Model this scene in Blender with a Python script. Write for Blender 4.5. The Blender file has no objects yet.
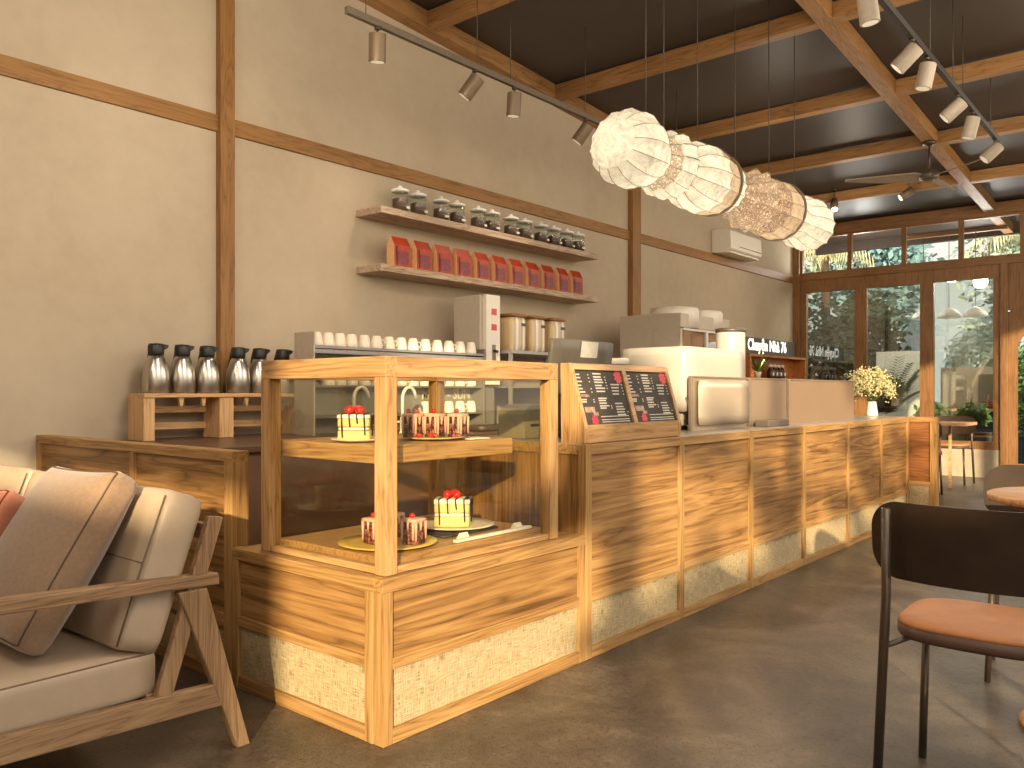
import bpy, bmesh, math, random
from mathutils import Vector, Matrix, Quaternion
random.seed(7)
R = math.radians
COL = bpy.context.scene.collection
SC = bpy.context.scene

# ------------------------------------------------------------------ materials
MATS = {}
def lin(r, g, b):
    f = lambda c: (c/255/12.92) if c/255 <= .04045 else ((c/255+.055)/1.055)**2.4
    return (f(r), f(g), f(b), 1)
class NT:
    def __init__(s, name):
        s.m = bpy.data.materials.new(name); s.m.use_nodes = True
        s.t = s.m.node_tree; s.n = s.t.nodes; s.l = s.t.links
        s.b = s.n['Principled BSDF']; s.out = s.n['Material Output']
    def add(s, typ, **kw):
        x = s.n.new(typ)
        for k, v in kw.items():
            if k.startswith('i_'):
                x.inputs[k[2:].replace('_', ' ')].default_value = v
            else: setattr(x, k, v)
        return x
    def link(s, a, b): s.l.new(a, b)
    def coord(s, sc=(1, 1, 1), kind='Object'):
        c = s.add('ShaderNodeTexCoord'); mp = s.add('ShaderNodeMapping')
        mp.inputs['Scale'].default_value = sc
        s.link(c.outputs[kind], mp.inputs['Vector']); return mp.outputs[0]
    def noise(s, vec, scale=1, detail=4, rough=.55, dist=0):
        n = s.add('ShaderNodeTexNoise'); n.inputs['Scale'].default_value = scale
        n.inputs['Detail'].default_value = detail; n.inputs['Roughness'].default_value = rough
        n.inputs['Distortion'].default_value = dist
        s.link(vec, n.inputs['Vector']); return n.outputs['Fac']
    def ramp(s, fac, stops):
        r = s.add('ShaderNodeValToRGB'); e = r.color_ramp.elements
        e[0].position, e[0].color = stops[0]; e[1].position, e[1].color = stops[-1]
        for p, c in stops[1:-1]:
            k = e.new(p); k.color = c
        s.link(fac, r.inputs[0]); return r.outputs[0]
    def mix(s, a, b, fac, mode='MIX'):
        m = s.add('ShaderNodeMix', data_type='RGBA', blend_type=mode)
        for v, i in ((fac, 0), (a, 6), (b, 7)):
            if hasattr(v, 'is_output'): s.link(v, m.inputs[i])
            else: m.inputs[i].default_value = v
        return m.outputs[2]
    def math(s, op, a, b=0.0):
        m = s.add('ShaderNodeMath', operation=op)
        for v, i in ((a, 0), (b, 1)):
            if hasattr(v, 'is_output'): s.link(v, m.inputs[i])
            else: m.inputs[i].default_value = v
        return m.outputs[0]
    def bump(s, h, strength=.2, dist=.01):
        b = s.add('ShaderNodeBump'); b.inputs['Strength'].default_value = strength
        b.inputs['Distance'].default_value = dist
        s.link(h, b.inputs['Height']); s.link(b.outputs[0], s.b.inputs['Normal'])

def plain(name, rgb, rough=.5, metal=0, var=.08, scale=20, bump=0, emit=0, spec=.5, sheen=0):
    if name in MATS: return MATS[name]
    t = NT(name); c = lin(*rgb)
    f = t.noise(t.coord(), scale, 4)
    d = tuple(x*(1-var) for x in c[:3])+(1,); h = tuple(min(1, x*(1+var)) for x in c[:3])+(1,)
    col = t.ramp(f, [(.3, d), (.7, h)])
    t.link(col, t.b.inputs['Base Color'])
    t.b.inputs['Roughness'].default_value = rough; t.b.inputs['Metallic'].default_value = metal
    t.b.inputs['Specular IOR Level'].default_value = spec
    t.b.inputs['Sheen Weight'].default_value = sheen
    if bump: t.bump(f, bump, .004)
    if emit:
        t.link(col, t.b.inputs['Emission Color']); t.b.inputs['Emission Strength'].default_value = emit
    MATS[name] = t.m; return t.m

def wood(name, dark, mid, light, axis, rough=.45, cross=9., along=.9, fine=.5, knots=1.0, ringw=.13, linew=.22):
    key = name+axis
    if key in MATS: return MATS[key]
    t = NT(key); a = 'XYZ'.index(axis)
    sc = [cross]*3; sc[a] = along
    v = t.coord(tuple(sc))
    base = t.noise(v, 1.0, 3, .5, .6*knots)
    rings = t.math('FRACT', t.math('MULTIPLY', base, 7.0))
    tri = t.math('ABSOLUTE', t.math('SUBTRACT', t.math('MULTIPLY', rings, 2.0), 1.0))
    sc2 = [120.]*3; sc2[a] = 4.
    fib = t.noise(t.coord(tuple(sc2)), 1.0, 3, .65)
    sc3 = [38.]*3; sc3[a] = 1.3
    mid_ = t.noise(t.coord(tuple(sc3)), 1.0, 4, .65, .2)
    big = t.noise(t.coord((1.3, 1.3, 1.3)), 1.0, 2)
    f = t.math('ADD', t.math('MULTIPLY', tri, ringw), t.math('ADD', t.math('MULTIPLY', fib, fine*.5), t.math('MULTIPLY', mid_, fine*.65)))
    f = t.math('ADD', f, t.math('MULTIPLY', big, .3))
    lo = .5*ringw+.5*fine*1.15+.15
    col = t.ramp(f, [(lo-.16, lin(*dark)), (lo, lin(*mid)), (lo+.17, lin(*light))])
    line = t.ramp(tri, [(.02, (1-linew,)*3+(1,)), (.16, (1, 1, 1, 1))])
    col = t.mix(col, line, 1.0, 'MULTIPLY')
    t.link(col, t.b.inputs['Base Color']); t.b.inputs['Roughness'].default_value = rough
    t.b.inputs['Specular IOR Level'].default_value = .35
    t.bump(fib, .12, .002)
    MATS[key] = t.m; return t.m
def oak(ax): return wood('counter_oak', (126, 90, 48), (165, 124, 72), (190, 150, 96), ax, cross=12, along=.6)
def oakp(ax): return wood('panel_oak', (96, 66, 34), (148, 107, 60), (182, 140, 86), ax, cross=7, along=.4, knots=1.1, ringw=.15, linew=.24)
def pale(ax): return wood('case_oak', (138, 98, 56), (177, 135, 85), (198, 158, 108), ax, cross=14)
def sofaw(ax): return wood('sofa_ash', (112, 84, 58), (152, 119, 85), (174, 142, 105), ax, cross=22, along=1.2, fine=.5)
def trimw(ax): return wood('trim_teak', (122, 84, 44), (146, 104, 56), (158, 116, 66), ax, cross=10, fine=.3, rough=.5)
def doorw(ax): return wood('door_teak', (106, 72, 42), (134, 94, 56), (150, 110, 70), ax, cross=12, fine=.3, rough=.5)
def beamw(ax): return wood('beam_teak', (126, 88, 50), (158, 114, 68), (174, 130, 82), ax, cross=10, fine=.3, rough=.5)
def shelfw(ax): return wood('weathered_shelf', (138, 112, 90), (186, 160, 134), (214, 192, 168), ax, cross=16, along=1.4, rough=.6)

def rattan():
    if 'rattan' in MATS: return MATS['rattan']
    t = NT('rattan')
    c = t.add('ShaderNodeTexCoord'); s = t.add('ShaderNodeSeparateXYZ'); t.link(c.outputs['Object'], s.inputs[0])
    u = t.math('ADD', s.outputs[0], s.outputs[1])
    def comb(a, b):
        k = t.add('ShaderNodeCombineXYZ')
        t.link(t.math('MULTIPLY', u, a), k.inputs[0]); t.link(t.math('MULTIPLY', s.outputs[2], b), k.inputs[1]); return k.outputs[0]
    n1 = t.noise(comb(240, 16), 1, 2, .6); n2 = t.noise(comb(16, 240), 1, 2, .6)
    m = t.math('MAXIMUM', n1, n2)
    col = t.ramp(m, [(.42, lin(130, 106, 68)), (.52, lin(178, 156, 114)), (.7, lin(200, 180, 140))])
    t.link(col, t.b.inputs['Base Color']); t.b.inputs['Roughness'].default_value = .7
    t.bump(m, .5, .004); MATS['rattan'] = t.m; return t.m

def wallmat():
    if 'plaster' in MATS: return MATS['plaster']
    t = NT('plaster'); v = t.coord()
    a = t.noise(v, .8, 6, .6); b = t.noise(v, 7, 5, .6)
    f = t.math('ADD', t.math('MULTIPLY', a, .7), t.math('MULTIPLY', b, .3))
    t.link(t.ramp(f, [(.3, lin(176, 158, 134)), (.7, lin(194, 177, 153))]), t.b.inputs['Base Color'])
    t.b.inputs['Roughness'].default_value = .85; t.b.inputs['Specular IOR Level'].default_value = .15
    t.bump(b, .15, .01); MATS['plaster'] = t.m; return t.m
def floormat():
    t = NT('polished_concrete'); v = t.coord()
    a = t.noise(v, 1.4, 9, .68, .5); b = t.noise(v, 26, 6, .75); c = t.noise(v, 110, 3, .7)
    f = t.math('ADD', t.math('MULTIPLY', a, .55), t.math('ADD', t.math('MULTIPLY', b, .25), t.math('MULTIPLY', c, .2)))
    sp_ = t.ramp(t.noise(v, 48, 3, .75), [(.36, (.45,)*3+(1,)), (.44, (1,)*3+(1,))])
    t.link(t.mix(t.ramp(f, [(.36, lin(50, 42, 34)), (.5, lin(88, 76, 62)), (.62, lin(126, 112, 94))]), sp_, 1.0, 'MULTIPLY'), t.b.inputs['Base Color'])
    r = t.ramp(b, [(.3, (.28,)*3+(1,)), (.7, (.5,)*3+(1,))]); t.link(r, t.b.inputs['Roughness'])
    t.bump(c, .25, .005); return t.m
def glassmat(name, tint=(.9, .93, .9), refl=.12):
    if name in MATS: return MATS[name]
    t = NT(name); t.n.remove(t.b)
    tr = t.add('ShaderNodeBsdfTransparent'); tr.inputs[0].default_value = tint+(1,)
    gl = t.add('ShaderNodeBsdfGlossy'); gl.inputs['Roughness'].default_value = .02
    gl.inputs['Color'].default_value = (.95, .95, .95, 1)
    fr = t.add('ShaderNodeLayerWeight'); fr.inputs['Blend'].default_value = .5
    f = t.math('MULTIPLY', t.math('POWER', fr.outputs['Facing'], 4.0), .7)
    f = t.math('ADD', f, refl); mx = t.add('ShaderNodeMixShader')
    t.link(f, mx.inputs[0]); t.link(tr.outputs[0], mx.inputs[1]); t.link(gl.outputs[0], mx.inputs[2])
    t.link(mx.outputs[0], t.out.inputs[0]); MATS[name] = t.m; return t.m
def tulle(name, rgb, emit, alpha=0.0, spark=False):
    if name in MATS: return MATS[name]
    t = NT(name); c = lin(*rgb); v = t.coord()
    f = t.noise(v, 11, 6, .7, 1.2)
    col = t.ramp(f, [(.3, tuple(x*.5 for x in c[:3])+(1,)), (.66, c)])
    t.link(col, t.b.inputs['Base Color']); t.link(col, t.b.inputs['Emission Color'])
    t.b.inputs['Roughness'].default_value = .6
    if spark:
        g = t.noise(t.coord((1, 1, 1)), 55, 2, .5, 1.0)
        e = t.ramp(g, [(.5, (.2,)*3+(1,)), (.56, (1.,)*3+(1,)), (.64, (12,)*3+(1,))])  # bright emission specks stand in for glints on the foil
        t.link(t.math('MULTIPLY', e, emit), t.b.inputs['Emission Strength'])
    else: t.b.inputs['Emission Strength'].default_value = emit
    if alpha:
        t.b.inputs['Alpha'].default_value = 1-alpha
    MATS[name] = t.m; return t.m

# ------------------------------------------------------------------ mesh building
class MB:
    def __init__(s): s.v = []; s.f = []; s.sm = []
    def add(s, vs, fs, smooth=False):
        b = len(s.v); s.v += [tuple(p) for p in vs]
        for f in fs: s.f.append([b+i for i in f]); s.sm.append(smooth)
        return s
    def box(s, x0, y0, z0, x1, y1, z1):
        vs = [(x, y, z) for x in (x0, x1) for y in (y0, y1) for z in (z0, z1)]
        return s.add(vs, [(0, 1, 3, 2), (4, 6, 7, 5), (0, 4, 5, 1), (2, 3, 7, 6), (0, 2, 6, 4), (1, 5, 7, 3)])
    def bar(s, a, b, w, h, up=(0, 0, 1), w2=None, h2=None):
        a, b = Vector(a), Vector(b); d = (b-a).normalized(); u = Vector(up)
        sd = d.cross(u)
        if sd.length < 1e-4: sd = d.cross(Vector((1, 0, 0)))
        sd.normalize(); u = sd.cross(d)
        w2 = w if w2 is None else w2; h2 = h if h2 is None else h2
        vs = []
        for p, ww, hh in ((a, w, h), (b, w2, h2)):
            for i, j in ((-1, -1), (1, -1), (1, 1), (-1, 1)): vs.append(p+sd*(i*ww/2)+u*(j*hh/2))
        return s.add(vs, [(3, 2, 1, 0), (4, 5, 6, 7), (0, 1, 5, 4), (1, 2, 6, 5), (2, 3, 7, 6), (3, 0, 4, 7)])
    def prism(s, pts, axis, a, b):
        def P(p, t):
            q = list(p); q.insert('XYZ'.index(axis), t); return q
        n = len(pts); vs = [P(p, a) for p in pts]+[P(p, b) for p in pts]
        fs = [list(range(n))[::-1], [n+i for i in range(n)]]
        fs += [(i, (i+1) % n, n+(i+1) % n, n+i) for i in range(n)]
        return s.add(vs, fs)
    def tube(s, pts, r, n=10, r2=None, cap=True):
        pts = [Vector(p) for p in pts]; m = len(pts); r2 = r if r2 is None else r2
        vs = []; up = None
        for i, p in enumerate(pts):
            d = (pts[min(i+1, m-1)]-pts[max(i-1, 0)]).normalized()
            if up is None:
                up = d.cross(Vector((0, 0, 1)))
                if up.length < 1e-3: up = d.cross(Vector((1, 0, 0)))
            up = (up-d*up.dot(d)).normalized(); sd = d.cross(up)
            rr = r+(r2-r)*i/max(1, m-1)
            for k in range(n):
                a = 2*math.pi*k/n; vs.append(p+up*math.cos(a)*rr+sd*math.sin(a)*rr)
        fs = []
        for i in range(m-1):
            for k in range(n): fs.append((i*n+k, i*n+(k+1) % n, (i+1)*n+(k+1) % n, (i+1)*n+k))
        s.add(vs, fs, True)
        if cap: s.add(vs[:n], [list(range(n))[::-1]]); s.add(vs[-n:], [list(range(n))])
        return s
    def lathe(s, prof, c=(0, 0, 0), n=24, axis='Z', rad=None, smooth=True):
        c = Vector(c); vs = []
        for h, r in prof:
            for k in range(n):
                a = 2*math.pi*k/n; q = r*(rad(k, h) if rad else 1)
                p = (q*math.cos(a), q*math.sin(a), h)
                if axis == 'Y': p = (p[0], p[2], p[1])
                if axis == 'X': p = (p[2], p[0], p[1])
                vs.append(c+Vector(p))
        fs = []
        for i in range(len(prof)-1):
            for k in range(n): fs.append((i*n+k, i*n+(k+1) % n, (i+1)*n+(k+1) % n, (i+1)*n+k))
        s.add(vs, fs, smooth)
        if prof[0][1] > 1e-4: s.add(vs[:n], [list(range(n))[::-1]])
        if prof[-1][1] > 1e-4: s.add(vs[-n:], [list(range(n))])
        return s
    def cyl(s, a, b, r, n=16): return s.tube([a, b], r, n)
    def cushion(s, sx, sy, sz, r, puff=0., M=None, n=9, pinch=0., wr=0.):
        """rounded, puffed box, full sizes; puff swells both z faces"""
        bm = bmesh.new(); bmesh.ops.create_cube(bm, size=2)
        bmesh.ops.subdivide_edges(bm, edges=bm.edges[:], cuts=n, use_grid_fill=True)
        hx, hy, hz = sx/2, sy/2, sz/2
        for v in bm.verts:
            x, y, z = v.co
            w = (1-x*x)*(1-y*y)
            k = 1-pinch*(abs(x*y))**2
            p = Vector((x*hx, y*hy, z*hz))
            q = Vector((max(-hx+r, min(hx-r, p.x)), max(-hy+r, min(hy-r, p.y)), max(-hz+r, min(hz-r, p.z))))
            d = p-q
            if d.length > 1e-6: p = q+d.normalized()*min(r, d.length) if sum(abs(t) > 1e-6 for t in d) > 1 else q+d
            p.z += z*puff*w
            p.x *= 1-pinch*(1-abs(x)**2)*0-pinch*.12*(1-y*y)*abs(x)**3
            p.y *= 1-pinch*.12*(1-x*x)*abs(y)**3
            if wr: p += Vector((math.sin(9*p.y+5*p.x), math.sin(11*p.x+2), math.sin(8*p.x+9*p.y)))*wr
            v.co = p
        vs = [v.co.copy() for v in bm.verts]
        if M is not None: vs = [M @ v for v in vs]
        fs = [[v.index for v in f.verts] for f in bm.faces]
        bm.free(); return s.add(vs, fs, True)
    def build(s, name, mat, parent=None, bevel=0., world=True, label=None, seg=2, fix=True):
        me = bpy.data.meshes.new(name)
        off = Vector((0, 0, 0)); p = parent
        while p is not None and world: off += p.location; p = p.parent
        me.from_pydata([(v[0]-off.x, v[1]-off.y, v[2]-off.z) for v in s.v], [], s.f)
        me.polygons.foreach_set('use_smooth', s.sm); me.update()
        if fix:
            bm = bmesh.new(); bm.from_mesh(me)
            bmesh.ops.remove_doubles(bm, verts=bm.verts[:], dist=1e-5)
            bmesh.ops.recalc_face_normals(bm, faces=bm.faces[:]); bm.to_mesh(me); bm.free()
        me.materials.append(mat)
        o = bpy.data.objects.new(name, me); COL.objects.link(o); o.parent = parent
        if bevel:
            b = o.modifiers.new('edge', 'BEVEL'); b.width = bevel; b.segments = seg; b.limit_method = 'ANGLE'; b.angle_limit = R(40)
        if label: o['label'] = label
        return o
def B(*a): return MB().box(*a)

def thing(name, label, cat, loc=(0, 0, 0), group=None):
    o = bpy.data.objects.new(name, None); COL.objects.link(o); o.location = loc
    o.empty_display_size = .05
    o['label'] = label; o['category'] = cat
    if group: o['group'] = group
    return o
def tag(o, label, cat, group=None):
    o['label'] = label; o['category'] = cat
    if group: o['group'] = group
    return o
def struct(name, mb, mat, bevel=0., parent=None):
    o = mb.build(name, mat, parent, bevel)
    if parent is None: o['kind'] = 'structure'
    return o
def dup(root, loc, label, rz=None, group=None):
    r = root.copy(); COL.objects.link(r); r.location = loc; r['label'] = label
    if rz is not None: r.rotation_euler = (0, 0, rz)
    if group: r['group'] = group
    for ch in list(root.children):
        c = ch.copy(); COL.objects.link(c); c.parent = r
        for g in list(ch.children):
            d = g.copy(); COL.objects.link(d); d.parent = c
    return r
ORD = ['first', 'second', 'third', 'fourth', 'fifth', 'sixth', 'seventh', 'eighth', 'ninth', 'tenth', 'eleventh', 'twelfth', 'thirteenth', 'fourteenth']
def text_mb(txt, size, M, depth=.004, sx=1., bold=.0):
    cu = bpy.data.curves.new('t', 'FONT'); cu.body = txt; cu.size = size; cu.extrude = depth; cu.offset = bold
    cu.align_x = 'LEFT'; cu.resolution_u = 3
    o = bpy.data.objects.new('t', cu); COL.objects.link(o)
    dg = bpy.context.evaluated_depsgraph_get(); dg.update()
    me = bpy.data.meshes.new_from_object(o.evaluated_get(dg))
    mb = MB()
    xs = [v.co.x for v in me.vertices]
    mb.add([M @ Vector((v.co.x*sx, v.co.y, v.co.z)) for v in me.vertices], [list(p.vertices) for p in me.polygons])
    bpy.data.objects.remove(o); bpy.data.curves.remove(cu); bpy.data.meshes.remove(me)
    return mb, (max(xs)-min(xs))*sx
def basis(x, y, z, o):
    return Matrix(((x[0], y[0], z[0], o[0]), (x[1], y[1], z[1], o[1]), (x[2], y[2], z[2], o[2]), (0, 0, 0, 1)))

# ------------------------------------------------------------------ colours
CERAM = plain('white_ceramic', (236, 222, 200), .3, var=.02)
STEEL = plain('brushed_steel', (190, 182, 172), .28, metal=1, var=.06, scale=60)
DKMET = plain('dark_bronze_metal', (92, 80, 68), .4, metal=.7)
BLACK = plain('black_plastic', (34, 31, 29), .45)
GREYM = plain('grey_powder_metal', (128, 120, 112), .5, metal=.2)
CREAM = plain('cream_leather', (176, 154, 129), .5, var=.06, scale=9, bump=.12)
LEATH = plain('tan_leather', (186, 124, 78), .55, var=.1, scale=14, bump=.1)
DKLEA = plain('brown_leather_edge', (84, 60, 46), .5)
DKPLY = plain('dark_stained_plywood', (54, 40, 29), .6, var=.25, scale=6, spec=.15)
WHITEP = plain('white_enamel', (232, 222, 206), .35, var=.02)
BEIGEM = plain('beige_enamel', (196, 182, 162), .4, var=.03)
RED = plain('strawberry_red', (206, 30, 26), .3, var=.25, scale=90)
GLASS = glassmat('case_glass', (.93, .92, .86), .03)
JARG = glassmat('jar_glass', (.93, .95, .93), .04)

# ================================================================== SETTING
WX = -5.914; YB = 15.33
def zc(y): return 4.92-.0625*(y-5.7)      # underside of the rafters
struct('floor', B(-6.1, -6, -.1, 3.2, YB+.2, 0), floormat())
struct('ground', B(-40, -40, -.25, 40, 70, -.12), plain('grass_ground', (84, 92, 60), .9, var=.3, scale=3))
struct('wall_left', B(-6.1, -6, 0, WX, YB+.2, 5.7), wallmat())
struct('ceiling', MB().prism([(-6, zc(-6)+.17), (17, zc(17)+.17), (17, zc(17)+.3), (-6, zc(-6)+.3)], 'X', -6.1, 3.2), plain('dark_ceiling_board', (64, 55, 48), .5, var=.08, scale=1.5))
def slopebar(x0, x1, y0, y1, h):
    return MB().prism([(y0, zc(y0)), (y1, zc(y1)), (y1, zc(y1)+h), (y0, zc(y0)+h)], 'X', x0, x1)
struct('trim_1', slopebar(WX, -5.76, -6, YB, .165), beamw('Y'), .004)
struct('trim_2', slopebar(-2.75, -2.6, -6, 16.9, .165), beamw('Y'), .004)
struct('trim_3', slopebar(.9, 1.05, -6, 16.9, .165), beamw('Y'), .004)
n = 4
for y in (-4.6, -2.6, -.5, 1.5, 3.53, 5.58, 7.63, 9.64, 11.5, 13.4):
    struct('trim_%d' % n, slopebar(-5.76, -2.75, y, y+.12, .155).add(*(lambda m: (m.v, m.f))(slopebar(-2.6, .9, y, y+.12, .155))).add(*(lambda m: (m.v, m.f))(slopebar(1.05, 3.2, y, y+.12, .155))), beamw('X'), .004); n += 1
# wall beam and posts
struct('trim_20', B(WX, -6, 3.43, WX+.03, YB, 3.56), trimw('Y'), .003)
struct('trim_21', B(WX, 3.445, 0, WX+.07, 3.57, 4.97), trimw('Z'), .004)
struct('trim_22', B(WX, 9.45, 0, WX+.08, 9.66, 4.7), trimw('Z'), .004)
struct('trim_23', B(WX, YB-.12, 0, WX+.12, YB+.05, 4.45), doorw('Z'), .004)
struct('baseboard_left', B(WX, 2.3, 0, WX+.02, YB, .12), trimw('Y'))
# back wall
struct('wall_back', B(WX, YB-.05, 0, -2.5, YB+.15, .457), plain('bare_concrete', (176, 160, 136), .8, var=.12, scale=5))
struct('trim_24', B(WX, YB-.07, 3.47, 3.2, YB+.13, 3.58), doorw('X'), .004)
struct('trim_25', B(WX, YB-.07, 4.28, 3.2, YB+.13, 4.47), doorw('X'), .004)
WG = glassmat('window_glass', (.8, .84, .82), .17)
TG = glassmat('transom_glass', (.92, .94, .95), .05)
def window(nm, x0, x1, z0, z1, fw, glass, top=None, bot=None):
    top = fw if top is None else top; bot = fw if bot is None else bot
    fr = MB().box(x0, YB-.04, z0, x0+fw, YB+.06, z1).box(x1-fw, YB-.04, z0, x1, YB+.06, z1)
    fr.box(x0+fw, YB-.04, z1-top, x1-fw, YB+.06, z1).box(x0+fw, YB-.04, z0, x1-fw, YB+.06, z0+bot)
    f = struct(nm, fr, doorw('Z'), .004)
    B(x0+fw, YB+.005, z0+bot, x1-fw, YB+.013, z1-top).build('pane', glass, f)
    return f
window('window_1', -5.794, -4.715, .457, 3.47, .104, WG, .22, .13)
window('window_2', -4.715, -3.63, .457, 3.47, .104, WG, .22, .13)
window('window_3', -3.63, -2.53, .457, 3.47, .106, WG, .21, .13)
xs = [-5.794, -4.905, -3.995, -3.11, -2.225, -1.3, -.4, .5, 1.4, 2.3, 3.2]
for i in range(10):
    window('window_%d' % (4+i), xs[i], xs[i+1], 3.58, 4.28, .036, TG)
# column, wall of boards and door with round-cornered glazing
struct('trim_26', B(-2.53, YB-.09, 0, -2.42, YB+.12, 3.47), doorw('Z'), .004)
struct('wall_right', B(-2.42, YB-.03, 2.72, 3.2, YB+.1, 3.47), doorw('Z'))
arch = []
x0, x1, z0, z1, r = -2.30, -1.3, .25, 2.42, .34
for k in range(9):
    a = math.pi-math.pi/2*k/8; arch.append((x0+r+r*math.cos(a), z1-r+r*math.sin(a)))
for k in range(9):
    a = math.pi/2-math.pi/2*k/8; arch.append((x1-r+r*math.cos(a), z1-r+r*math.sin(a)))
loop = arch+[(x1, z0), (x0, z0)]
X0, X1, Z1 = -2.42, -1.16, 2.72
def outer(p):
    x, z = p
    return None
dm = MB()
no = len(loop)
cx, cz = (x0+x1)/2, (z0+z1)/2
out = []
for (x, z) in loop:
    dx, dz = x-cx, z-cz
    k = min((X1-cx)/abs(dx) if abs(dx) > 1e-6 else 1e9, ((Z1-cz) if dz > 0 else cz)/abs(dz) if abs(dz) > 1e-6 else 1e9)
    out.append((cx+dx*k, cz+dz*k))
for ya, yb, fl in ((YB-.02, YB-.02, 0), (YB+.05, YB+.05, 1)):
    vs = [(p[0], ya, p[1]) for p in loop]+[(p[0], ya, p[1]) for p in out]
    dm.add(vs, [(i, (i+1) % no, no+(i+1) % no, no+i) for i in range(no)])
dm.add([(p[0], y, p[1]) for y in (YB-.02, YB+.05) for p in loop], [(i, (i+1) % no, no+(i+1) % no, no+i) for i in range(no)])
dr = struct('door_1', dm, doorw('Z'))
MB().add([(p[0], YB+.015, p[1]) for p in loop], [list(range(no))]).build('pane', glassmat('door_glass', (.9, .93, .9), .08), dr)
B(-1.16, YB-.03, 0, 3.2, YB+.1, 2.72).build('wall_right_boards', doorw('Z'))['kind'] = 'structure'
# unseen front wall, its slit shaped to shade the sofa; open side posts
struct('wall_front_shade', MB().box(-6.1, -6.12, 4.0, 3.2, -6, 5.95).box(-6.1, -6.12, 0, 3.2, -6, 3.72), wallmat())
for i, (x, y) in enumerate(((3.05, -5.9), (3.05, -3.1), (3.05, -.6), (3.05, 3.2), (3.05, 8), (3.05, 12), (-1.2, -5.9), (.9, -5.9))):
    struct('trim_%d' % (30+i), B(x, y-.08, 0, x+.15, y+.08, zc(y)+.17), doorw('Z'))
# eave board outside
struct('trim_40', B(-6.1, 16.9, 4.2, 3.2, 17, 4.5), plain('eave_dark', (58, 46, 38), .7))

# ================================================================== COUNTERS
FX = -2.47
YS = [3.54, 4.575, 5.6, 6.615, 7.69, 8.69, 9.68]
c = thing('service_counter', 'long oak bar counter with rattan plinth panels and a stone top', 'counter', (-2.9, 6.6, 0))
fr = MB(); sw = .028
for i, y in enumerate(YS):
    a, b = (y, y+.055) if i == 0 else ((y-.055, y) if i == 6 else (y-sw, y+sw))
    B(FX-.05, a, 0, FX, b, 1.125).build('stile', oak('Z'), c, .003)
for i in range(6):
    a = YS[i]+(.055 if i == 0 else sw); b = YS[i+1]-(.055 if i == 5 else sw)
    fr.box(FX-.05, a, 1.07, FX-.001, b, 1.124).box(FX-.05, a, .295, FX-.001, b, .345).box(FX-.05, a, .0, FX-.001, b, .06)
fr.box(-3.4, 3.54, 1.07, FX-.051, 3.59, 1.124).box(-3.4, 3.54, 0, -3.34, 3.59, 1.07)
fr.build('frame', oak('Y'), c, .003)
for i in range(6):
    a = YS[i]+.02; b = YS[i+1]-.02
    B(FX-.04, a, .34, FX-.018, b, 1.075).build('wood_panel', oakp('Y'), c)
    B(FX-.04, a, .05, FX-.02, b, .3).build('rattan_panel', rattan(), c)
B(-3.36, 3.55, .05, FX-.04, 3.575, 1.08).build('end_panel', oakp('Z'), c)
MB().box(-3.4, 3.6, .06, FX-.045, 9.66, 1.07).build('carcass', oakp('Y'), c)
B(-3.42, 3.56, 1.1, FX-.045, 9.66, 1.128).build('stone_top', plain('grey_stone', (150, 140, 128), .3, var=.15, scale=12), c, .002)

p = thing('half_height_partition', 'oak half partition with rattan foot at the far end of the bar', 'partition', (-3.3, 9.75, 0))
fr = MB().box(-4.4, 9.70, 1.075, -2.2, 9.80, 1.13)
for a, b in ((-2.27, -2.2), (-4.4, -4.34)): B(a, 9.7, 0, b, 9.8, 1.075).build('stile', oak('Z'), p, .003)
fr.box(-4.34, 9.70, .385, -2.27, 9.8, .43).box(-4.34, 9.7, 0, -2.27, 9.8, .06)
fr.build('frame', oak('X'), p, .003)
B(-4.34, 9.715, .43, -2.27, 9.785, 1.075).build('wood_panel', wood('walnut_panel', (88, 50, 24), (128, 80, 42), (152, 100, 58), 'X', cross=8), p)
B(-4.34, 9.715, .06, -2.27, 9.785, .385).build('rattan_panel', rattan(), p)

p = thing('half_height_partition', 'oak half partition between the plastered wall and the cake display, behind the sofa', 'partition', (-4.7, 2.2, 0))
px = [WX, -4.575, -3.555]
fr = MB().box(WX, 2.151, 1.065, -3.555, 2.245, 1.115).box(WX, 2.151, 0, -3.6, 2.245, .06).box(WX, 2.151, .27, -3.6, 2.245, .33)
for a, b in ((WX, WX+.05), (-4.6, -4.55), (-3.62, -3.555)): B(a, 2.15, 0, b, 2.246, 1.066).build('stile', oak('Z'), p, .003)
fr.build('frame', oak('X'), p, .003)
B(WX+.02, 2.17, .3, -3.6, 2.23, 1.08).build('wood_panel', oakp('X'), p)
B(WX+.02, 2.172, .04, -3.6, 2.228, .29).build('rattan_panel', rattan(), p)

YF = 2.151
p = thing('display_counter', 'low oak corner base with rattan plinth carrying the cake display case', 'counter', (-3, 2.85, 0))
fr = MB()
for q_ in ((FX-.055, YF+.003, FX, YF+.055), (FX-.05, 3.485, FX, 3.538), (-3.553, YF, -3.5, YF+.05), (FX-.11, YF, FX-.058, YF+.05)): B(q_[0], q_[1], 0, q_[2], q_[3], .605).build('stile', oak('Z'), p, .003)
fr.box(FX-.05, YF+.055, 0, FX-.001, 3.485, .06).box(FX-.05, YF+.055, .295, FX-.001, 3.485, .34)
MB().box(-3.5, YF+.001, 0, FX-.062, YF+.05, .06).box(-3.5, YF+.001, .295, FX-.062, YF+.05, .34).build('rail', oak('X'), p, .003)
fr.build('frame', oak('Y'), p, .003)
B(-3.553, YF, .605, FX-.055, YF+.055, .66).build('top_edge', oak('X'), p, .003)
MB().box(FX-.055, YF, .605, FX, 3.538, .66).box(-3.553, YF+.055, .605, FX-.055, 3.538, .655).build('counter_top', oak('Y'), p, .003)
B(FX-.04, YF+.05, .33, FX-.016, 3.49, .61).build('wood_panel', oakp('Y'), p)
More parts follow.
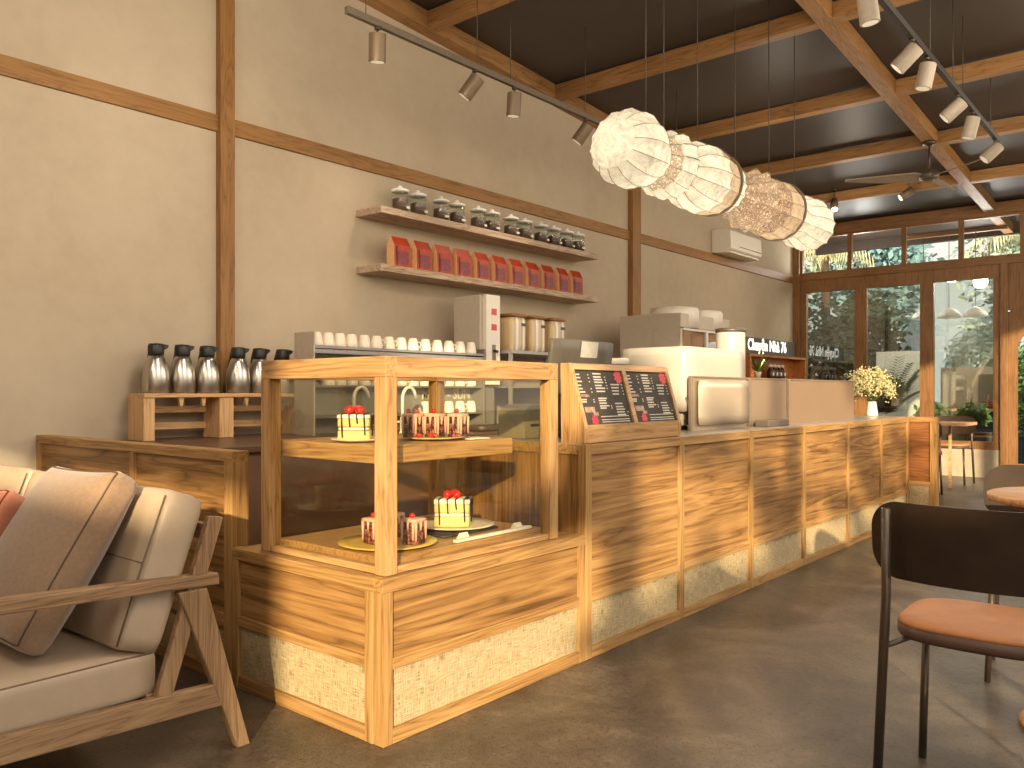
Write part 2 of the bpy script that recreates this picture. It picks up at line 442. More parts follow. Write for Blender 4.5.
B(FX-.04, YF+.05, .05, FX-.02, 3.49, .3).build('rattan_panel', rattan(), p)
B(-3.51, YF+.016, .33, FX-.1, YF+.04, .61).build('wood_panel', oakp('X'), p)
B(-3.51, YF+.02, .05, FX-.1, YF+.04, .3).build('rattan_panel', rattan(), p)

# display case
cx0, cx1, cy0, cy1, cz0, cz1 = -3.375, -2.505, 2.195, 3.345, .66, 1.545
p = thing('display_case', 'oak-framed glass cake display case on the low corner counter', 'display case', (-2.93, 2.77, cz0))
pw = .066
fr = MB()
for x in (cx0, cx1-pw):
    for y in (cy0, cy1-pw): B(x, y, cz0+.002, x+pw, y+pw, cz1-.085).build('post', pale('Z'), p, .003)
for y in (cy0, cy1-pw):
    B(cx0, y, cz1-.085, cx1, y+pw, cz1).build('top_rail', pale('X'), p, .003)
    B(cx0+pw, y+.01, cz0+.002, cx1-pw, y+pw-.01, cz0+.03).build('base_rail', pale('X'), p, .003)
for x in (cx0, cx1-pw):
    B(x, cy0+pw, cz1-.085, x+pw, cy1-pw, cz1).build('top_rail', pale('Y'), p, .003)
    B(x+.01, cy0+pw, cz0+.002, x+pw-.01, cy1-pw, cz0+.03).build('base_rail', pale('Y'), p, .003)
B(cx0+.06, cy0+.06, cz0+.002, cx1-.06, cy1-.06, .718).build('deck', pale('Y'), p, .004)
B(cx0+.02, 2.285, 1.10, -2.6, 3.1, 1.175).build('shelf', pale('Y'), p, .004)
B(cx0+.02, 2.274, 1.10, -2.6, 2.286, 1.175).build('shelf_edge', pale('X'), p, .002)
for nm, a in (('glass_pane', (cx0+pw, cy0+.03, cz0+.03, cx1-pw, cy0+.036, cz1-.08)), ('glass_pane', (cx1-.036, cy0+pw, cz0+.03, cx1-.03, cy1-pw, cz1-.08)),
              ('glass_pane', (cx0+pw, cy1-.036, cz0+.03, cx1-pw, cy1-.03, cz1-.08)), ('glass_pane', (cx0+.03, cy0+pw, cz0+.03, cx0+.036, cy1-pw, cz1-.08)),
              ('glass_pane', (cx0+pw, cy0+pw, cz1-.03, cx1-pw, cy1-pw, cz1-.024))):
    B(*a).build(nm, GLASS, p)

# back counter along the plastered wall
p = thing('back_counter', 'dark brown back counter along the plastered wall behind the bar', 'counter', (-5.2, 6, 0))
B(WX+.01, 2.26, .1, -4.62, 12.4, 1.02).build('carcass', plain('brown_laminate', (118, 84, 62), .5), p)
B(WX+.01, 2.25, 1.02, -4.58, 12.4, 1.06).build('worktop', plain('dark_walnut_top', (92, 64, 46), .35), p, .003)
B(WX+.01, 2.28, 0, -4.68, 12.38, .1).build('plinth', BLACK, p)

# ================================================================== CAKES AND PLATES
def vanilla(loc, rz, label, s=.14, h=.115):
    x, y, z = loc
    M = Matrix.Translation(loc) @ Matrix.Rotation(rz, 4, 'Z')
    t = thing('cake_slice', label, 'cake', loc, 'cake slices in the display case')
    spng = plain('vanilla_sponge', (232, 208, 140), .8, var=.1, scale=160, bump=.3); crm = plain('whipped_cream', (250, 244, 226), .5, var=.02)
    def lay(z0, z1, e=0): return MB().cushion(s+e, s*.92+e, z1-z0, .006, 0, M @ Matrix.Translation((0, 0, (z0+z1)/2)), n=3)
    lay(0, h*.38).build('sponge', spng, t); lay(h*.38, h*.5, -.004).build('cream_filling', crm, t)
    lay(h*.5, h*.84).build('sponge', spng, t); lay(h*.82, h, .006).build('cream_top', crm, t)
    dz = MB(); hs = s/2+.006; hy = s*.46+.006
    for i in range(4):
        xx = -s*.36+i*s*.24; ln = h*(.9, .5, .35, .8)[i]
        dz.tube([M @ Vector(q) for q in ((xx+.015, hy-.01, h+.002), (xx, -hy+.004, h+.002), (xx, -hy-.001, h-.006), (xx+.004, -hy, h-ln))], .0035, 6)
        yy = -s*.34+i*s*.22; ln = h*(.6, .85, .4, .7)[i]
        dz.tube([M @ Vector(q) for q in ((hs-.03, yy, h+.002), (hs-.003, yy, h+.002), (hs+.001, yy, h-.006), (hs, yy+.004, h-ln))], .0035, 6)
    dz.build('chocolate_drizzle', plain('dark_chocolate', (44, 26, 20), .3), t)
    for dx, dy in ((-.028, -.01), (.02, -.015), (0, .025)):
        MB().lathe([(0, .0), (.004, .016), (.018, .024), (.034, .014), (.04, 0)], M @ Vector((dx, dy, h)), 12).build('strawberry', RED, t)
    return t
def choco(loc, rz, label, s=.07, h=.115, nb=2):
    M = Matrix.Translation(loc) @ Matrix.Rotation(rz, 4, 'Z')
    t = thing('cherry_cake_slice', label, 'cake', loc, 'chocolate cherry cakes in the display case')
    tt = NT('cherry_chocolate') if 'cherry_chocolate' not in MATS else None
    if tt:
        v = tt.coord(); f = tt.noise(v, 70, 3, .6, 1.2)
        tt.link(tt.ramp(f, [(.42, lin(44, 24, 20)), (.52, lin(96, 26, 26)), (.58, lin(214, 150, 140)), (.66, lin(70, 34, 28))]), tt.b.inputs['Base Color']); MATS['cherry_chocolate'] = tt.m
    MB().cushion(s, s, h*.86, .006, 0, M @ Matrix.Translation((0, 0, h*.43)), n=3).build('sponge', MATS['cherry_chocolate'], t)
    ic = plain('pink_icing', (226, 178, 158), .4, var=.04)
    m = MB().cushion(s+.01, s+.01, h*.16, .008, 0, M @ Matrix.Translation((0, 0, h*.92)), n=3)
    q = s/2+.003
    for i, (u, ln) in enumerate(((-.42, .85), (0., .45), (.42, .8))):
        for sg in (-1, 1):
            m.tube([M @ Vector((u*s, sg*q, h*.88)), M @ Vector((u*s, sg*q, h*(1-ln)))], .007, 8, .004)
            m.tube([M @ Vector((sg*q, u*s, h*.88)), M @ Vector((sg*q, u*s, h*(1-ln)))], .007, 8, .004)
    m.build('icing', ic, t)
    for i in range(nb):
        MB().lathe([(0, 0), (.003, .009), (.011, .013), (.02, .008), (.023, 0)], M @ Vector(((i-.5*(nb-1))*.036, -.01+.015*i, h)), 10).build('cherry', RED, t)
    return t
def plate(loc, r, label, rgb, nm):
    return tag(MB().lathe([(0, r*.6), (.004, r*.75), (.012, r), (.015, r), (.008, r*.74), (.006, 0.001)], loc, 40).build('plate', plain(nm, rgb, .35, var=.03)), label, 'plate', 'plates in the display case')
ZS, ZD = 1.1765, .7195
plate((-2.93, 2.405, ZS), .12, 'white plate under the vanilla slice on the upper shelf', (240, 226, 200), 'white_plate')
plate((-2.79, 2.74, ZS), .155, 'pale gold plate under three cherry cakes on the upper shelf', (222, 190, 120), 'pale_gold_plate')
plate((-2.80, 2.47, ZD), .22, 'gold plate under the cherry cakes on the lower deck', (226, 190, 96), 'gold_plate')
plate((-2.86, 2.96, ZD+.0135), .2, 'white plate under the vanilla slice on the lower deck', (240, 222, 196), 'white_plate')
vanilla((-2.935, 2.40, ZS+.009), R(38), 'vanilla cake slice with strawberries on the upper shelf')
vanilla((-2.85, 2.94, ZD+.0225), R(38), 'vanilla cake slice with strawberries on the lower deck beside the cherry cakes', .17, .135)
choco((-2.84, 2.66, ZS+.009), R(10), 'pink-iced cherry cake on upper shelf, beside the vanilla slice')
choco((-2.765, 2.73, ZS+.009), R(10), 'pink-iced cherry cake on upper shelf, middle of its three', nb=1)
choco((-2.69, 2.806, ZS+.009), R(10), 'pink-iced cherry cake on upper shelf, beside the small white price card', nb=1)
choco((-2.83, 2.42, ZD+.009), R(5), 'pink-iced cherry cake on the gold plate, by the case side pane', .078, nb=1)
choco((-2.885, 2.57, ZD+.009), R(5), 'pink-iced cherry cake at the back of the gold plate, behind the corner post', .078, nb=1)
choco((-2.685, 2.52, ZD+.009), R(5), 'pink-iced cherry cake at the front rim of the gold plate', .076, nb=1)
for x, y in ((-2.735, 2.60), (-2.70, 2.64)):
    tag(MB().lathe([(0, .004), (.004, .012), (.013, .016), (.022, .01), (.026, 0)], (x, y, ZS+.0135), 10).build('cherry', RED), 'loose red cherry in front of the cherry cakes on the upper shelf', 'cherry', 'loose cherries')
PAPER = plain('white_card', (244, 236, 220), .6, var=.02)
def card(x, y, z, lab, w=.055):
    m = MB().prism([(x-.02, z), (x+.02, z), (x, z+.03)], 'Y', y-w/2, y+w/2)
    tag(m.build('price_card', PAPER), lab, 'price card', 'price cards')
tag(B(-2.72, 2.84, ZS, -2.64, 2.98, ZS+.004).build('price_card', PAPER), 'flat white price card on the upper shelf beside the cherry cakes', 'price card')
card(-2.63, 2.78, ZD, 'small folded white price card in front of the vanilla slice plate')
card(-2.63, 3.17, ZD, 'small folded white price card at the far end of the lower deck')
tag(B(-2.6, 2.68, ZD, -2.575, 3.22, ZD+.014).build('tray_strip', PAPER, None, .003), 'long white label strip along the front of the lower deck', 'label strip')
tag(MB().cushion(.32, .38, .012, .005, 0, Matrix.Translation((-2.86, 2.92, ZD+.0065)) , n=3).build('slate_board', plain('slate', (52, 46, 42), .5)), 'dark slate board under the white plate on the lower deck', 'board')

# ================================================================== THERMOSES AND SHELF UNIT
p = thing('shelf_unit', 'pale wooden two-bay bottle shelf holding the steel thermos flasks', 'shelf', (-5.66, 3.35, 1.06))
lw = lambda ax: wood('pale_beech', (180, 136, 88), (206, 162, 112), (220, 182, 134), ax, cross=12, fine=.3)
for a, b in ((2.7, 2.78), (3.27, 3.385), (3.95, 4.06)): B(-5.79, a, 1.062, -5.56, b, 1.362).build('upright', lw('Z'), p, .003)
B(-5.79, 2.7, 1.362, -5.55, 4.16, 1.39).build('top', lw('Y'), p, .003)
m = MB()
for z in (1.13, 1.25): m.box(-5.77, 2.78, z, -5.75, 3.27, z+.05).box(-5.77, 3.385, z, -5.75, 3.95, z+.05)
m.build('back_slat', lw('Y'), p, .003)
for y in (2.98, 3.15, 3.5): MB().prism([(y-.02, 1.362), (y+.02, 1.362), (y+.008, 1.30), (y-.008, 1.30)], 'X', -5.6, -5.57).build('bracket', lw('Z'), p)
th = thing('thermos_flask', '', 'thermos', (0, 0, 0), 'steel thermos flasks on the pale shelf unit')
MB().lathe([(0, .088), (.012, .095), (.1, .095), (.16, .089), (.215, .066), (.245, .052)], (0, 0, 0), 28).build('body', STEEL, th)
MB().lathe([(.243, .054), (.262, .057), (.3, .057), (.318, .05), (.322, 0)], (0, 0, 0), 24).build('lid', BLACK, th)
MB().prism([(.03, .262), (.088, .296), (.092, .312), (.03, .32)], 'X', -.018, .018).build('spout', BLACK, th)
MB().tube([(-.05, 0, .295), (-.095, 0, .285), (-.118, 0, .22), (-.112, 0, .14), (-.09, 0, .1)], .011, 8).build('handle', BLACK, th)
for i, y in enumerate((2.837, 3.033, 3.227, 3.483, 3.67, 3.88)):
    lab = 'steel thermos with black lid, %s along the shelf unit counting from the sofa end' % ORD[i]
    if i == 0: th.location = (-5.66, y, 1.39); th.scale = (.94, .94, 1.1); th['label'] = lab
    else: dup(th, (-5.66, y, 1.39), lab)

# ================================================================== CUP RACK, CUPS, DISPENSER, CANISTERS
p = thing('cup_rack', 'grey metal three-tier cup rack on the back counter, with lettered fascia', 'rack', (-5.55, 5, 1.06))
m = MB().box(-5.53, 3.9, 1.062, -5.28, 3.915, 1.87)
m.build('side_plate', plain('pale_plate', (184, 168, 148), .5), p, .002)
B(-5.53, 5.87, 1.062, -5.28, 5.885, 1.81).build('side_plate', GREYM, p, .002)
m = MB().box(-5.51, 3.915, 1.75, -5.3, 5.87, 1.764).box(-5.3, 3.915, 1.705, -5.285, 5.87, 1.73).box(-5.3, 3.915, 1.745, -5.285, 5.87, 1.765)
m.build('top_tier', plain('blue_grey_metal', (140, 136, 136), .4, metal=.3), p)
B(-5.51, 3.915, 1.44, -5.3, 5.87, 1.452).build('middle_tier', GREYM, p)
B(-5.51, 3.915, 1.195, -5.3, 5.87, 1.207).build('lower_tier', GREYM, p)
B(-5.53, 3.915, 1.062, -5.51, 5.87, 1.72).build('back_plate', plain('rack_back', (150, 140, 124), .5), p)
f = B(-5.45, 3.915, 1.21, -5.44, 5.87, 1.438).build('fascia', plain('frosted_fascia', (132, 126, 108), .4), p)
mb, w = text_mb('MON - SUN', .135, basis((0, 1, 0), (0, 0, 1), (1, 0, 0), (-5.438, 5.2, 1.335)), .002, .92, .002)
mb.build('lettering', plain('pale_letters', (206, 198, 180), .5), f)
cup = thing('cup', '', 'cup', (0, 0, 0), 'white cups upside down on the top tier')
MB().lathe([(0, .052), (.004, .054), (.03, .052), (.085, .042), (.104, .034), (.108, .028), (.104, .02), (.102, 0.001)], (0, 0, 0), 22).build('bowl', CERAM, cup)
MB().tube([(0, .046, .03), (0, .07, .035), (0, .074, .055), (0, .062, .072), (0, .043, .078)], .005, 6).build('handle', CERAM, cup)
cy = [3.985, 4.10, 4.215, 4.335, 4.47, 4.6, 4.74, 4.88, 5.02, 5.17, 5.32, 5.47, 5.62, 5.77]
first = True
for row, z, ys, nm, x in (('top', 1.7655, cy, 'top tier', -5.36), ('mid', 1.4535, cy[1:], 'middle tier', -5.36), ('low', 1.2085, cy[9:], 'lower tier', -5.36)):
    for i, y in enumerate(ys):
        k = 'first,second' if row == 'low' else ''
        lab = 'white cup upside down on the rack %s, %s counting from the %s' % (nm, ORD[i] if row != 'low' else ORD[len(ys)-1-i], 'thermos flasks' if row != 'low' else 'dispenser')
        g = 'white cups upside down on the %s' % nm
        if first: cup.location = (x, y, z); cup.rotation_euler = (0, 0, R(95)); cup['label'] = lab; first = False
        else: dup(cup, (x, y, z), lab, R(random.choice((-30, 20, 80, 100, 110, 95))), g)
# dispenser
p = thing('coffee_dispenser', 'tall cream dispenser with two small red displays beside the cup rack', 'dispenser', (-5.5, 6.0, 1.06))
B(-5.7, 5.89, 1.45, -5.35, 6.13, 2.34).build('body', BEIGEM, p, .008)
B(-5.8, 5.9, 1.062, -5.37, 6.12, 1.45).build('pedestal', GREYM, p)
f = B(-5.35, 5.925, 1.47, -5.3, 6.13, 2.345).build('front_panel', WHITEP, p, .006)
for z in (2.15, 2.0): B(-5.3, 6.0, z, -5.296, 6.075, z+.06).build('display', plain('red_display', (176, 30, 26), .3, emit=.3), f)
B(-5.3, 6.01, 1.6, -5.295, 6.06, 1.86).build('sight_gauge', plain('gauge', (120, 108, 96), .3, metal=.5), f)
MB().tube([(-5.295, 6.035, 1.8), (-5.25, 6.035, 1.79)], .014, 8).build('tap', BLACK, f)
p = thing('canister_stand', 'grey metal stand beside the dispenser carrying three striped canisters', 'stand', (-5.5, 6.8, 1.06))
B(-5.8, 6.16, 1.78, -5.18, 7.5, 1.81).build('top', plain('blue_grey_metal', (0, 0, 0)), p)
B(-5.8, 6.16, 1.44, -5.25, 7.5, 1.455).build('shelf', GREYM, p)
for y in (6.16, 7.46):
    for x in (-5.8, -5.22): B(x, y, 1.062, x+.03, y+.03, 1.78).build('leg', GREYM, p)
B(-5.8, 6.19, 1.062, -5.78, 7.46, 1.78).build('back_plate', plain('rack_back', (0, 0, 0)), p)
def canmat():
    t = NT('striped_canister'); v = t.coord()
    s_ = t.add('ShaderNodeSeparateXYZ'); t.link(v, s_.inputs[0])
    a = t.math('FRACT', t.math('MULTIPLY', t.math('ADD', s_.outputs[1], 1.0), 9.5))
    t.link(t.ramp(a, [(.3, lin(244, 236, 222)), (.4, lin(218, 188, 140)), (.65, lin(222, 196, 150)), (.72, lin(196, 178, 158))]), t.b.inputs['Base Color'])
    t.b.inputs['Roughness'].default_value = .4; return t.m
cn = thing('canister', '', 'canister', (0, 0, 0), 'striped canisters with wooden lids')
MB().cushion(.23, .23, .34, .025, 0, Matrix.Translation((0, 0, .171)), n=4).build('body', canmat(), cn)
MB().cushion(.24, .24, .035, .012, 0, Matrix.Translation((0, 0, .358)), n=4).build('lid', wood('lid_wood', (120, 78, 40), (150, 102, 60), (170, 122, 76), 'Y'), cn, label='brown wooden lid')
B(.115, .03, .25, .118, .1, .28).build('paper_tag', plain('tag_dark', (84, 84, 96), .6), cn)
for i, y in enumerate((6.36, 6.68, 7.02)):
    lab = 'striped canister with wooden lid, ' + ('next to the dispenser', 'middle one of three on the stand', 'beside the till screen, last of three')[i]
    if i == 0: cn.location = (-5.36, y, 1.81); cn['label'] = lab
    else: dup(cn, (-5.36, y, 1.81), lab)
# faucets
fa = thing('faucet', '', 'faucet', (0, 0, 0), 'white gooseneck taps')
pts = [(0, 0, 0), (0, 0, .28)]+[(0, .075-.075*math.cos(a), .28+.1*math.sin(a)) for a in [math.pi*k/10 for k in range(1, 9)]]+[(0, .15, .29)]
MB().tube(pts, .014, 10).build('spout', plain('white_metal', (226, 214, 198), .3), fa)
MB().lathe([(0, .028), (.01, .028), (.014, .02), (.13, .02), (.135, .014)], (0, 0, 0), 14).build('base', plain('white_metal', (226, 214, 198), .3), fa)
MB().tube([(0, 0, .09), (0, -.1, .1)], .011, 8, .008).build('lever', plain('white_metal', (226, 214, 198), .3), fa)
fa.location = (-5.08, 4.64, 1.06); fa['label'] = 'white gooseneck tap on the back counter, seen behind the cherry cakes'
dup(fa, (-5.08, 4.13, 1.06), 'white gooseneck tap on the back counter, seen above the vanilla slice')
tag(MB().cushion(.32, .5, .05, .012, 0, Matrix.Translation((-4.9, 5.5, 1.086)), n=3).build('tray', plain('dark_tray', (70, 50, 38), .4)), 'dark serving tray lying on the back counter by the taps', 'tray')

# ================================================================== ON THE BAR COUNTER
ZT = 1.128
p = thing('menu_stand', 'slanted oak menu stand with two black menu boards on the bar counter', 'menu stand', (-2.56, 4.08, ZT))
Y0, Y1 = 3.565, 4.605
def fx(z): return -2.492-(z-1.21)*.295 if z > 1.21 else -2.492
tp = 1.556
for ya in (Y0, Y1-.03): MB().prism([(-2.65, ZT), (-2.5, ZT), (-2.492, 1.21), (fx(tp), tp), (-2.655, tp)], 'Y', ya, ya+.03).build('side_board', pale('Z'), p, .002)
m = MB()
m.prism([(-2.65, ZT), (-2.5, ZT), (fx(1.225), 1.225), (-2.65, 1.225)], 'Y', Y0+.03, Y1-.03)
m.prism([(-2.655, tp-.035), (fx(tp-.035), tp-.035), (fx(tp), tp), (-2.655, tp)], 'Y', Y0+.03, Y1-.03)
m.prism([(-2.655, 1.225), (fx(1.225), 1.225), (fx(tp-.035), tp-.035), (-2.655, tp-.035)], 'Y', 4.065, 4.105)
m.build('frame', pale('Y'), p, .002)
CB = plain('chalkboard', (56, 48, 38), .75, var=.25, scale=8)
INK = plain('menu_print', (190, 180, 162), .6)
for (a, b) in ((Y0+.03, 4.065), (4.105, Y1-.03)):
    bd = MB().prism([(fx(1.225)-.03, 1.225), (fx(1.225)-.012, 1.225), (fx(tp-.035)-.012, tp-.035), (fx(tp-.035)-.03, tp-.035)], 'Y', a, b).build('menu_board', CB, p)
    W = b-a; Hh = tp-.035-1.225
    def q(u, v, m, w, h):
        z0 = 1.225+v*Hh; z1 = z0+h*Hh
        y0 = a+u*W; y1 = y0+w*W
        m.add([(fx(z0)-.0105, y0, z0), (fx(z0)-.0105, y1, z0), (fx(z1)-.0105, y1, z1), (fx(z1)-.0105, y0, z1)], [(0, 1, 2, 3)])
    m = MB(); rr = random.Random(3)
    for (u, vs, wm) in ((.03, [.9, .84, .77, .70, .64, .58, .44, .40], .1), (.37, [.92, .86, .81, .76, .70, .65, .59, .46, .42, .37, .32, .28], .19), (.70, [.72, .66, .6, .54, .36, .30, .25, .20, .15], .18)):
        for v in vs:
            q(u, v, m, wm*rr.uniform(.6, 1.1), .026)
            if rr.random() < .8: q(u+.23, v, m, .025, .02)
    m.build('printed_text', INK, bd, fix=False); m = MB()
    for v in (.13, .07, .03): q(.34, v, m, .6, .016)
    m.build('printed_footer', INK, bd, fix=False)
    for (uc, vc, rad) in ((.9, .88, .13), (.2, .07, .1)):
        m = MB()
        y = a+uc*W; z = 1.225+vc*Hh
        for k in range(9):
            an = 2*math.pi*k/9
            pts = []
            for r_, da in ((.0, 0), (.7, -.3), (1, 0), (.7, .3)):
                yy = y+math.cos(an+da)*r_*rad*W*.75; zz = z+math.sin(an+da)*r_*rad*W*.75
                yy = max(a+.003, min(b-.003, yy)); zz = max(1.229, min(tp-.04, zz)); pts.append((fx(zz)-.0095, yy, zz))
            m.add(pts, [(0, 1, 2, 3)])
        m.build('printed_flower', plain('flower_red', (206, 34, 48), .5), bd, fix=False)
    m = MB(); q(.05, .22, m, .2, .1); q(.04, .5, m, .16, .05); q(.2, .16, m, .1, .06)
    m.build('printed_photo', plain('photo_brown', (146, 116, 96), .5, var=.5, scale=60), bd, fix=False)
# till
p = thing('till_screen', 'grey point-of-sale screen seen from behind, over the menu stand', 'monitor', (-3.02, 4.2, ZT))
M = Matrix.Translation((-3.0, 4.235, 1.545)) @ Matrix.Rotation(R(8), 4, 'Y')
OLV = plain('olive_grey_plastic', (78, 70, 58), .5)
MB().cushion(.035, .66, .36, .012, 0, M, n=4).build('screen', OLV, p)
MB().cushion(.05, .4, .14, .02, 0, M @ Matrix.Translation((.03, 0, -.1)), n=4).build('rear_housing', OLV, p)
MB().box(-.001, -.09, -.05, .001, .09, .05).build('sticker', plain('pale_sticker', (176, 170, 156), .5), p, world=False)
st = [o for o in p.children if o.name.startswith('sticker')][0]
st.location = (.0575, .085, 1.665-ZT); st.rotation_euler = (0, R(8), 0)
MB().bar((-3.06, 4.06, ZT+.02), (-3.02, 4.06, 1.5), .05, .12, (0, 1, 0)).build('stand', OLV, p, .004)
MB().cushion(.24, .26, .03, .012, 0, Matrix.Translation((-3.08, 4.06, ZT+.016)), n=3).build('base', OLV, p)
p = thing('receipt_printer', 'grey round-topped receipt printer at the bar end behind the display case', 'printer', (-3.1, 3.78, ZT))
pr_ = [(3.68, ZT), (3.9, ZT), (3.9, 1.27)]+[(3.79+.11*math.cos(a), 1.27+.06*math.sin(a)) for a in [math.pi*k/8 for k in range(1, 8)]]+[(3.68, 1.27)]
MB().prism(pr_, 'X', -3.2, -3.0).build('body', plain('printer_grey', (138, 126, 108), .5), p, .006)
B(-3.0, 3.74, 1.2, -2.995, 3.84, 1.215).build('paper_slot', BLACK, p)
B(-3.0, 3.86, 1.16, -2.994, 3.885, 1.19).build('switch', PAPER, p)

# espresso machine
p = thing('espresso_machine', 'large white espresso machine standing on the bar counter behind the steel screens', 'coffee machine', (-3.1, 5.7, ZT))
MB().cushion(.55, .98, .48, .035, 0, Matrix.Translation((-3.06, 5.72, 1.492)), n=6).build('housing', plain('warm_white', (184, 174, 158), .4, var=.02), p)
MB().cushion(.32, .9, .06, .02, 0, Matrix.Translation((-3.36, 5.68, 1.63)), n=4).build('side_tray', WHITEP, p)
B(-3.3, 5.3, ZT+.03, -2.86, 6.15, 1.26).build('base', BEIGEM, p, .01)
for x in (-3.28, -2.9):
    for y in (5.34, 6.1): MB().cyl((x, y, ZT), (x, y, ZT+.035), .025, 12).build('foot', BLACK, p)
for k in range(2):
    MB().tube([(-2.83, 5.45+.5*k, 1.35), (-2.79, 5.45+.5*k, 1.33)], .03, 12).build('group_head', STEEL, p)
MB().tube([(-2.8, 5.24, 1.36), (-2.77, 5.235, 1.3), (-2.77, 5.235, 1.2)], .008, 8).build('steam_wand', STEEL, p)
p = thing('hot_water_urn', 'white cylindrical urn with a dark lid rim, rising behind the espresso machine', 'urn', (-3.02, 6.42, ZT))
MB().lathe([(0, .11), (.01, .118), (.76, .118), (.77, .115)], (-3.02, 6.42, ZT), 32).build('body', plain('warm_white', (0, 0, 0)), p)
MB().lathe([(.765, .12), (.77, .124), (.795, .124), (.80, .11), (.80, 0.001)], (-3.02, 6.42, ZT), 32).build('lid', plain('dark_lid', (70, 58, 48), .4), p, label='dark brown lid rim')
# steel screens
def screen(y0, y1, lab, rgb, nm):
    t = thing('counter_screen', lab, 'screen', (-2.75, (y0+y1)/2, ZT), 'steel screens on the bar counter')
    B(-2.757, y0+.02, ZT, -2.745, y1-.02, 1.505).build('sheet', plain(nm, rgb, .45, metal=.55, var=.04, scale=2), t)
    MB().box(-2.762, y0, ZT, -2.738, y0+.025, 1.513).box(-2.762, y0+.025, 1.5, -2.738, y1, 1.513).build('edge_trim', plain('screen_edge', (150, 132, 112), .4, metal=.5), t, .002)
    return t
s1 = screen(5.2, 6.14, 'brushed steel screen on the bar in front of the white espresso machine', (176, 156, 134), 'satin_steel')
MB().cushion(.02, .84, .33, .02, 0, Matrix.Translation((-2.73, 5.7, 1.325)) @ Matrix.Rotation(0, 4, 'X'), n=4).build('raised_panel', plain('pale_steel', (196, 180, 158), .4, metal=.5, var=.05, scale=3), s1)
screen(6.17, 6.94, 'narrow steel screen in the middle of three on the bar', (168, 146, 122), 'satin_steel_dim')
screen(6.97, 8.72, 'wide tan steel screen on the bar beside the flower vase', (166, 140, 114), 'satin_steel_tan')
tag(B(-2.71, 6.2, ZT, -2.6, 6.62, ZT+.05).build('drip_tray', plain('drip_metal', (112, 98, 84), .5), None, .006), 'low grey drip tray at the foot of the middle steel screen', 'tray')
tag(B(-2.56, 4.62, ZT, -2.53, 4.66, ZT+.05).build('card_reader', BLACK, None, .004), 'small black card reader on the bar beside the menu stand', 'card reader')

# second coffee machine on the back counter
p = thing('coffee_machine', 'tall beige bean-to-cup machine with two round hoppers on the back counter', 'coffee machine', (-4.95, 9.3, 1.06))
B(-5.42, 8.48, 1.062, -4.62, 9.75, 1.86).build('base_cabinet', BEIGEM, p, .01)
m = MB().box(-5.42, 8.48, 1.86, -4.95, 9.75, 2.31).box(-4.95, 8.48, 2.14, -4.6, 9.75, 2.31).box(-4.95, 8.48, 1.86, -4.6, 8.53, 2.14).box(-4.95, 9.7, 1.86, -4.6, 9.75, 2.14)
m.build('upper_cabinet', BEIGEM, p, .008)
for y in (8.8, 9.43): MB().lathe([(0, .29), (.22, .29), (.25, .27), (.255, .001)], (-4.86, y, 2.15), 36).build('hopper', WHITEP, p)
B(-4.615, 8.55, 1.88, -4.605, 9.68, 2.12).build('front_glass', glassmat('machine_glass', (.8, .8, .82), .2), p)
MB().box(-4.62, 8.53, 1.86, -4.59, 9.72, 1.885).box(-4.62, 8.53, 2.115, -4.59, 9.72, 2.14).box(-4.62, 9.1, 1.885, -4.59, 9.15, 2.115).build('door_frame', WHITEP, p)
c2 = dup(cup, (-4.78, 8.8, 1.861), 'white cup inside the glass front of the beige coffee machine', 0); c2['group'] = 'cup in the coffee machine'

# flower vase
p = thing('flower_vase', 'white vase of cream blossom sprays on the far end partition', 'vase', (-2.88, 9.75, 1.13))
MB().lathe([(0, .06), (.01, .065), (.08, .055), (.15, .045), (.16, .048)], (-2.88, 9.75, 1.13), 20).build('vase', CERAM, p)
m = MB(); st_ = MB(); rr = random.Random(5)
for k in range(52):
    an = rr.uniform(0, 6.28); sp = rr.uniform(.05, 1)**.6*.25; h = rr.uniform(.2, .52)-sp*.5
    tip = Vector((-2.88+math.cos(an)*sp, 9.75+math.sin(an)*sp*1.1, 1.28+h*.75))
    base = Vector((-2.88, 9.75, 1.27)); mid = (base+tip)/2+Vector((0, 0, .05))
    st_.tube([base, mid, tip], .0025, 4)
    for j in range(30):
        c_ = tip+Vector((rr.gauss(0, .03), rr.gauss(0, .03), rr.gauss(0, .035)))
        u = Vector((rr.gauss(0, 1), rr.gauss(0, 1), rr.gauss(0, 1))).normalized()*.013; w = u.orthogonal().normalized()*.01
        m.add([c_-u, c_+w, c_+u, c_-w], [(0, 1, 2, 3)])
m.build('blossom', plain('cream_blossom', (182, 172, 122), .7, var=.2, scale=40), p, fix=False)
st_.build('stem', plain('stem_green', (96, 100, 56), .7), p)

# ================================================================== WALL SHELVES
for z0, z1, lab in ((2.99, 3.055, 'upper weathered wood wall shelf carrying the lidded jars'), (2.475, 2.54, 'lower weathered wood wall shelf carrying the red coffee bags')):
    tag(B(WX, 4.84, z0, -5.58, 8.25, z1).build('wall_shelf', shelfw('Y'), None, .006), lab, 'shelf')
j = thing('storage_jar', '', 'jar', (0, 0, 0), 'lidded glass jars on the upper shelf')
MB().lathe([(0, .07), (.006, .078), (.17, .08), (.185, .07), (.182, .066), (.165, .075), (.01, .073), (.006, 0.001)], (0, 0, 0), 22).build('glass', JARG, j)
MB().lathe([(.009, .0), (.01, .071), (.115, .072), (.12, .06), (.118, 0.001)], (0, 0, 0), 20).build('contents', plain('coffee_beans', (98, 70, 56), .6, var=.5, scale=140), j)
MB().lathe([(.184, .03), (.186, .084), (.2, .086), (.212, .06), (.222, .024), (.236, .022), (.245, .012), (.246, 0.001)], (0, 0, 0), 22).build('lid', plain('jar_lid', (248, 246, 240), .25, var=.02), j)
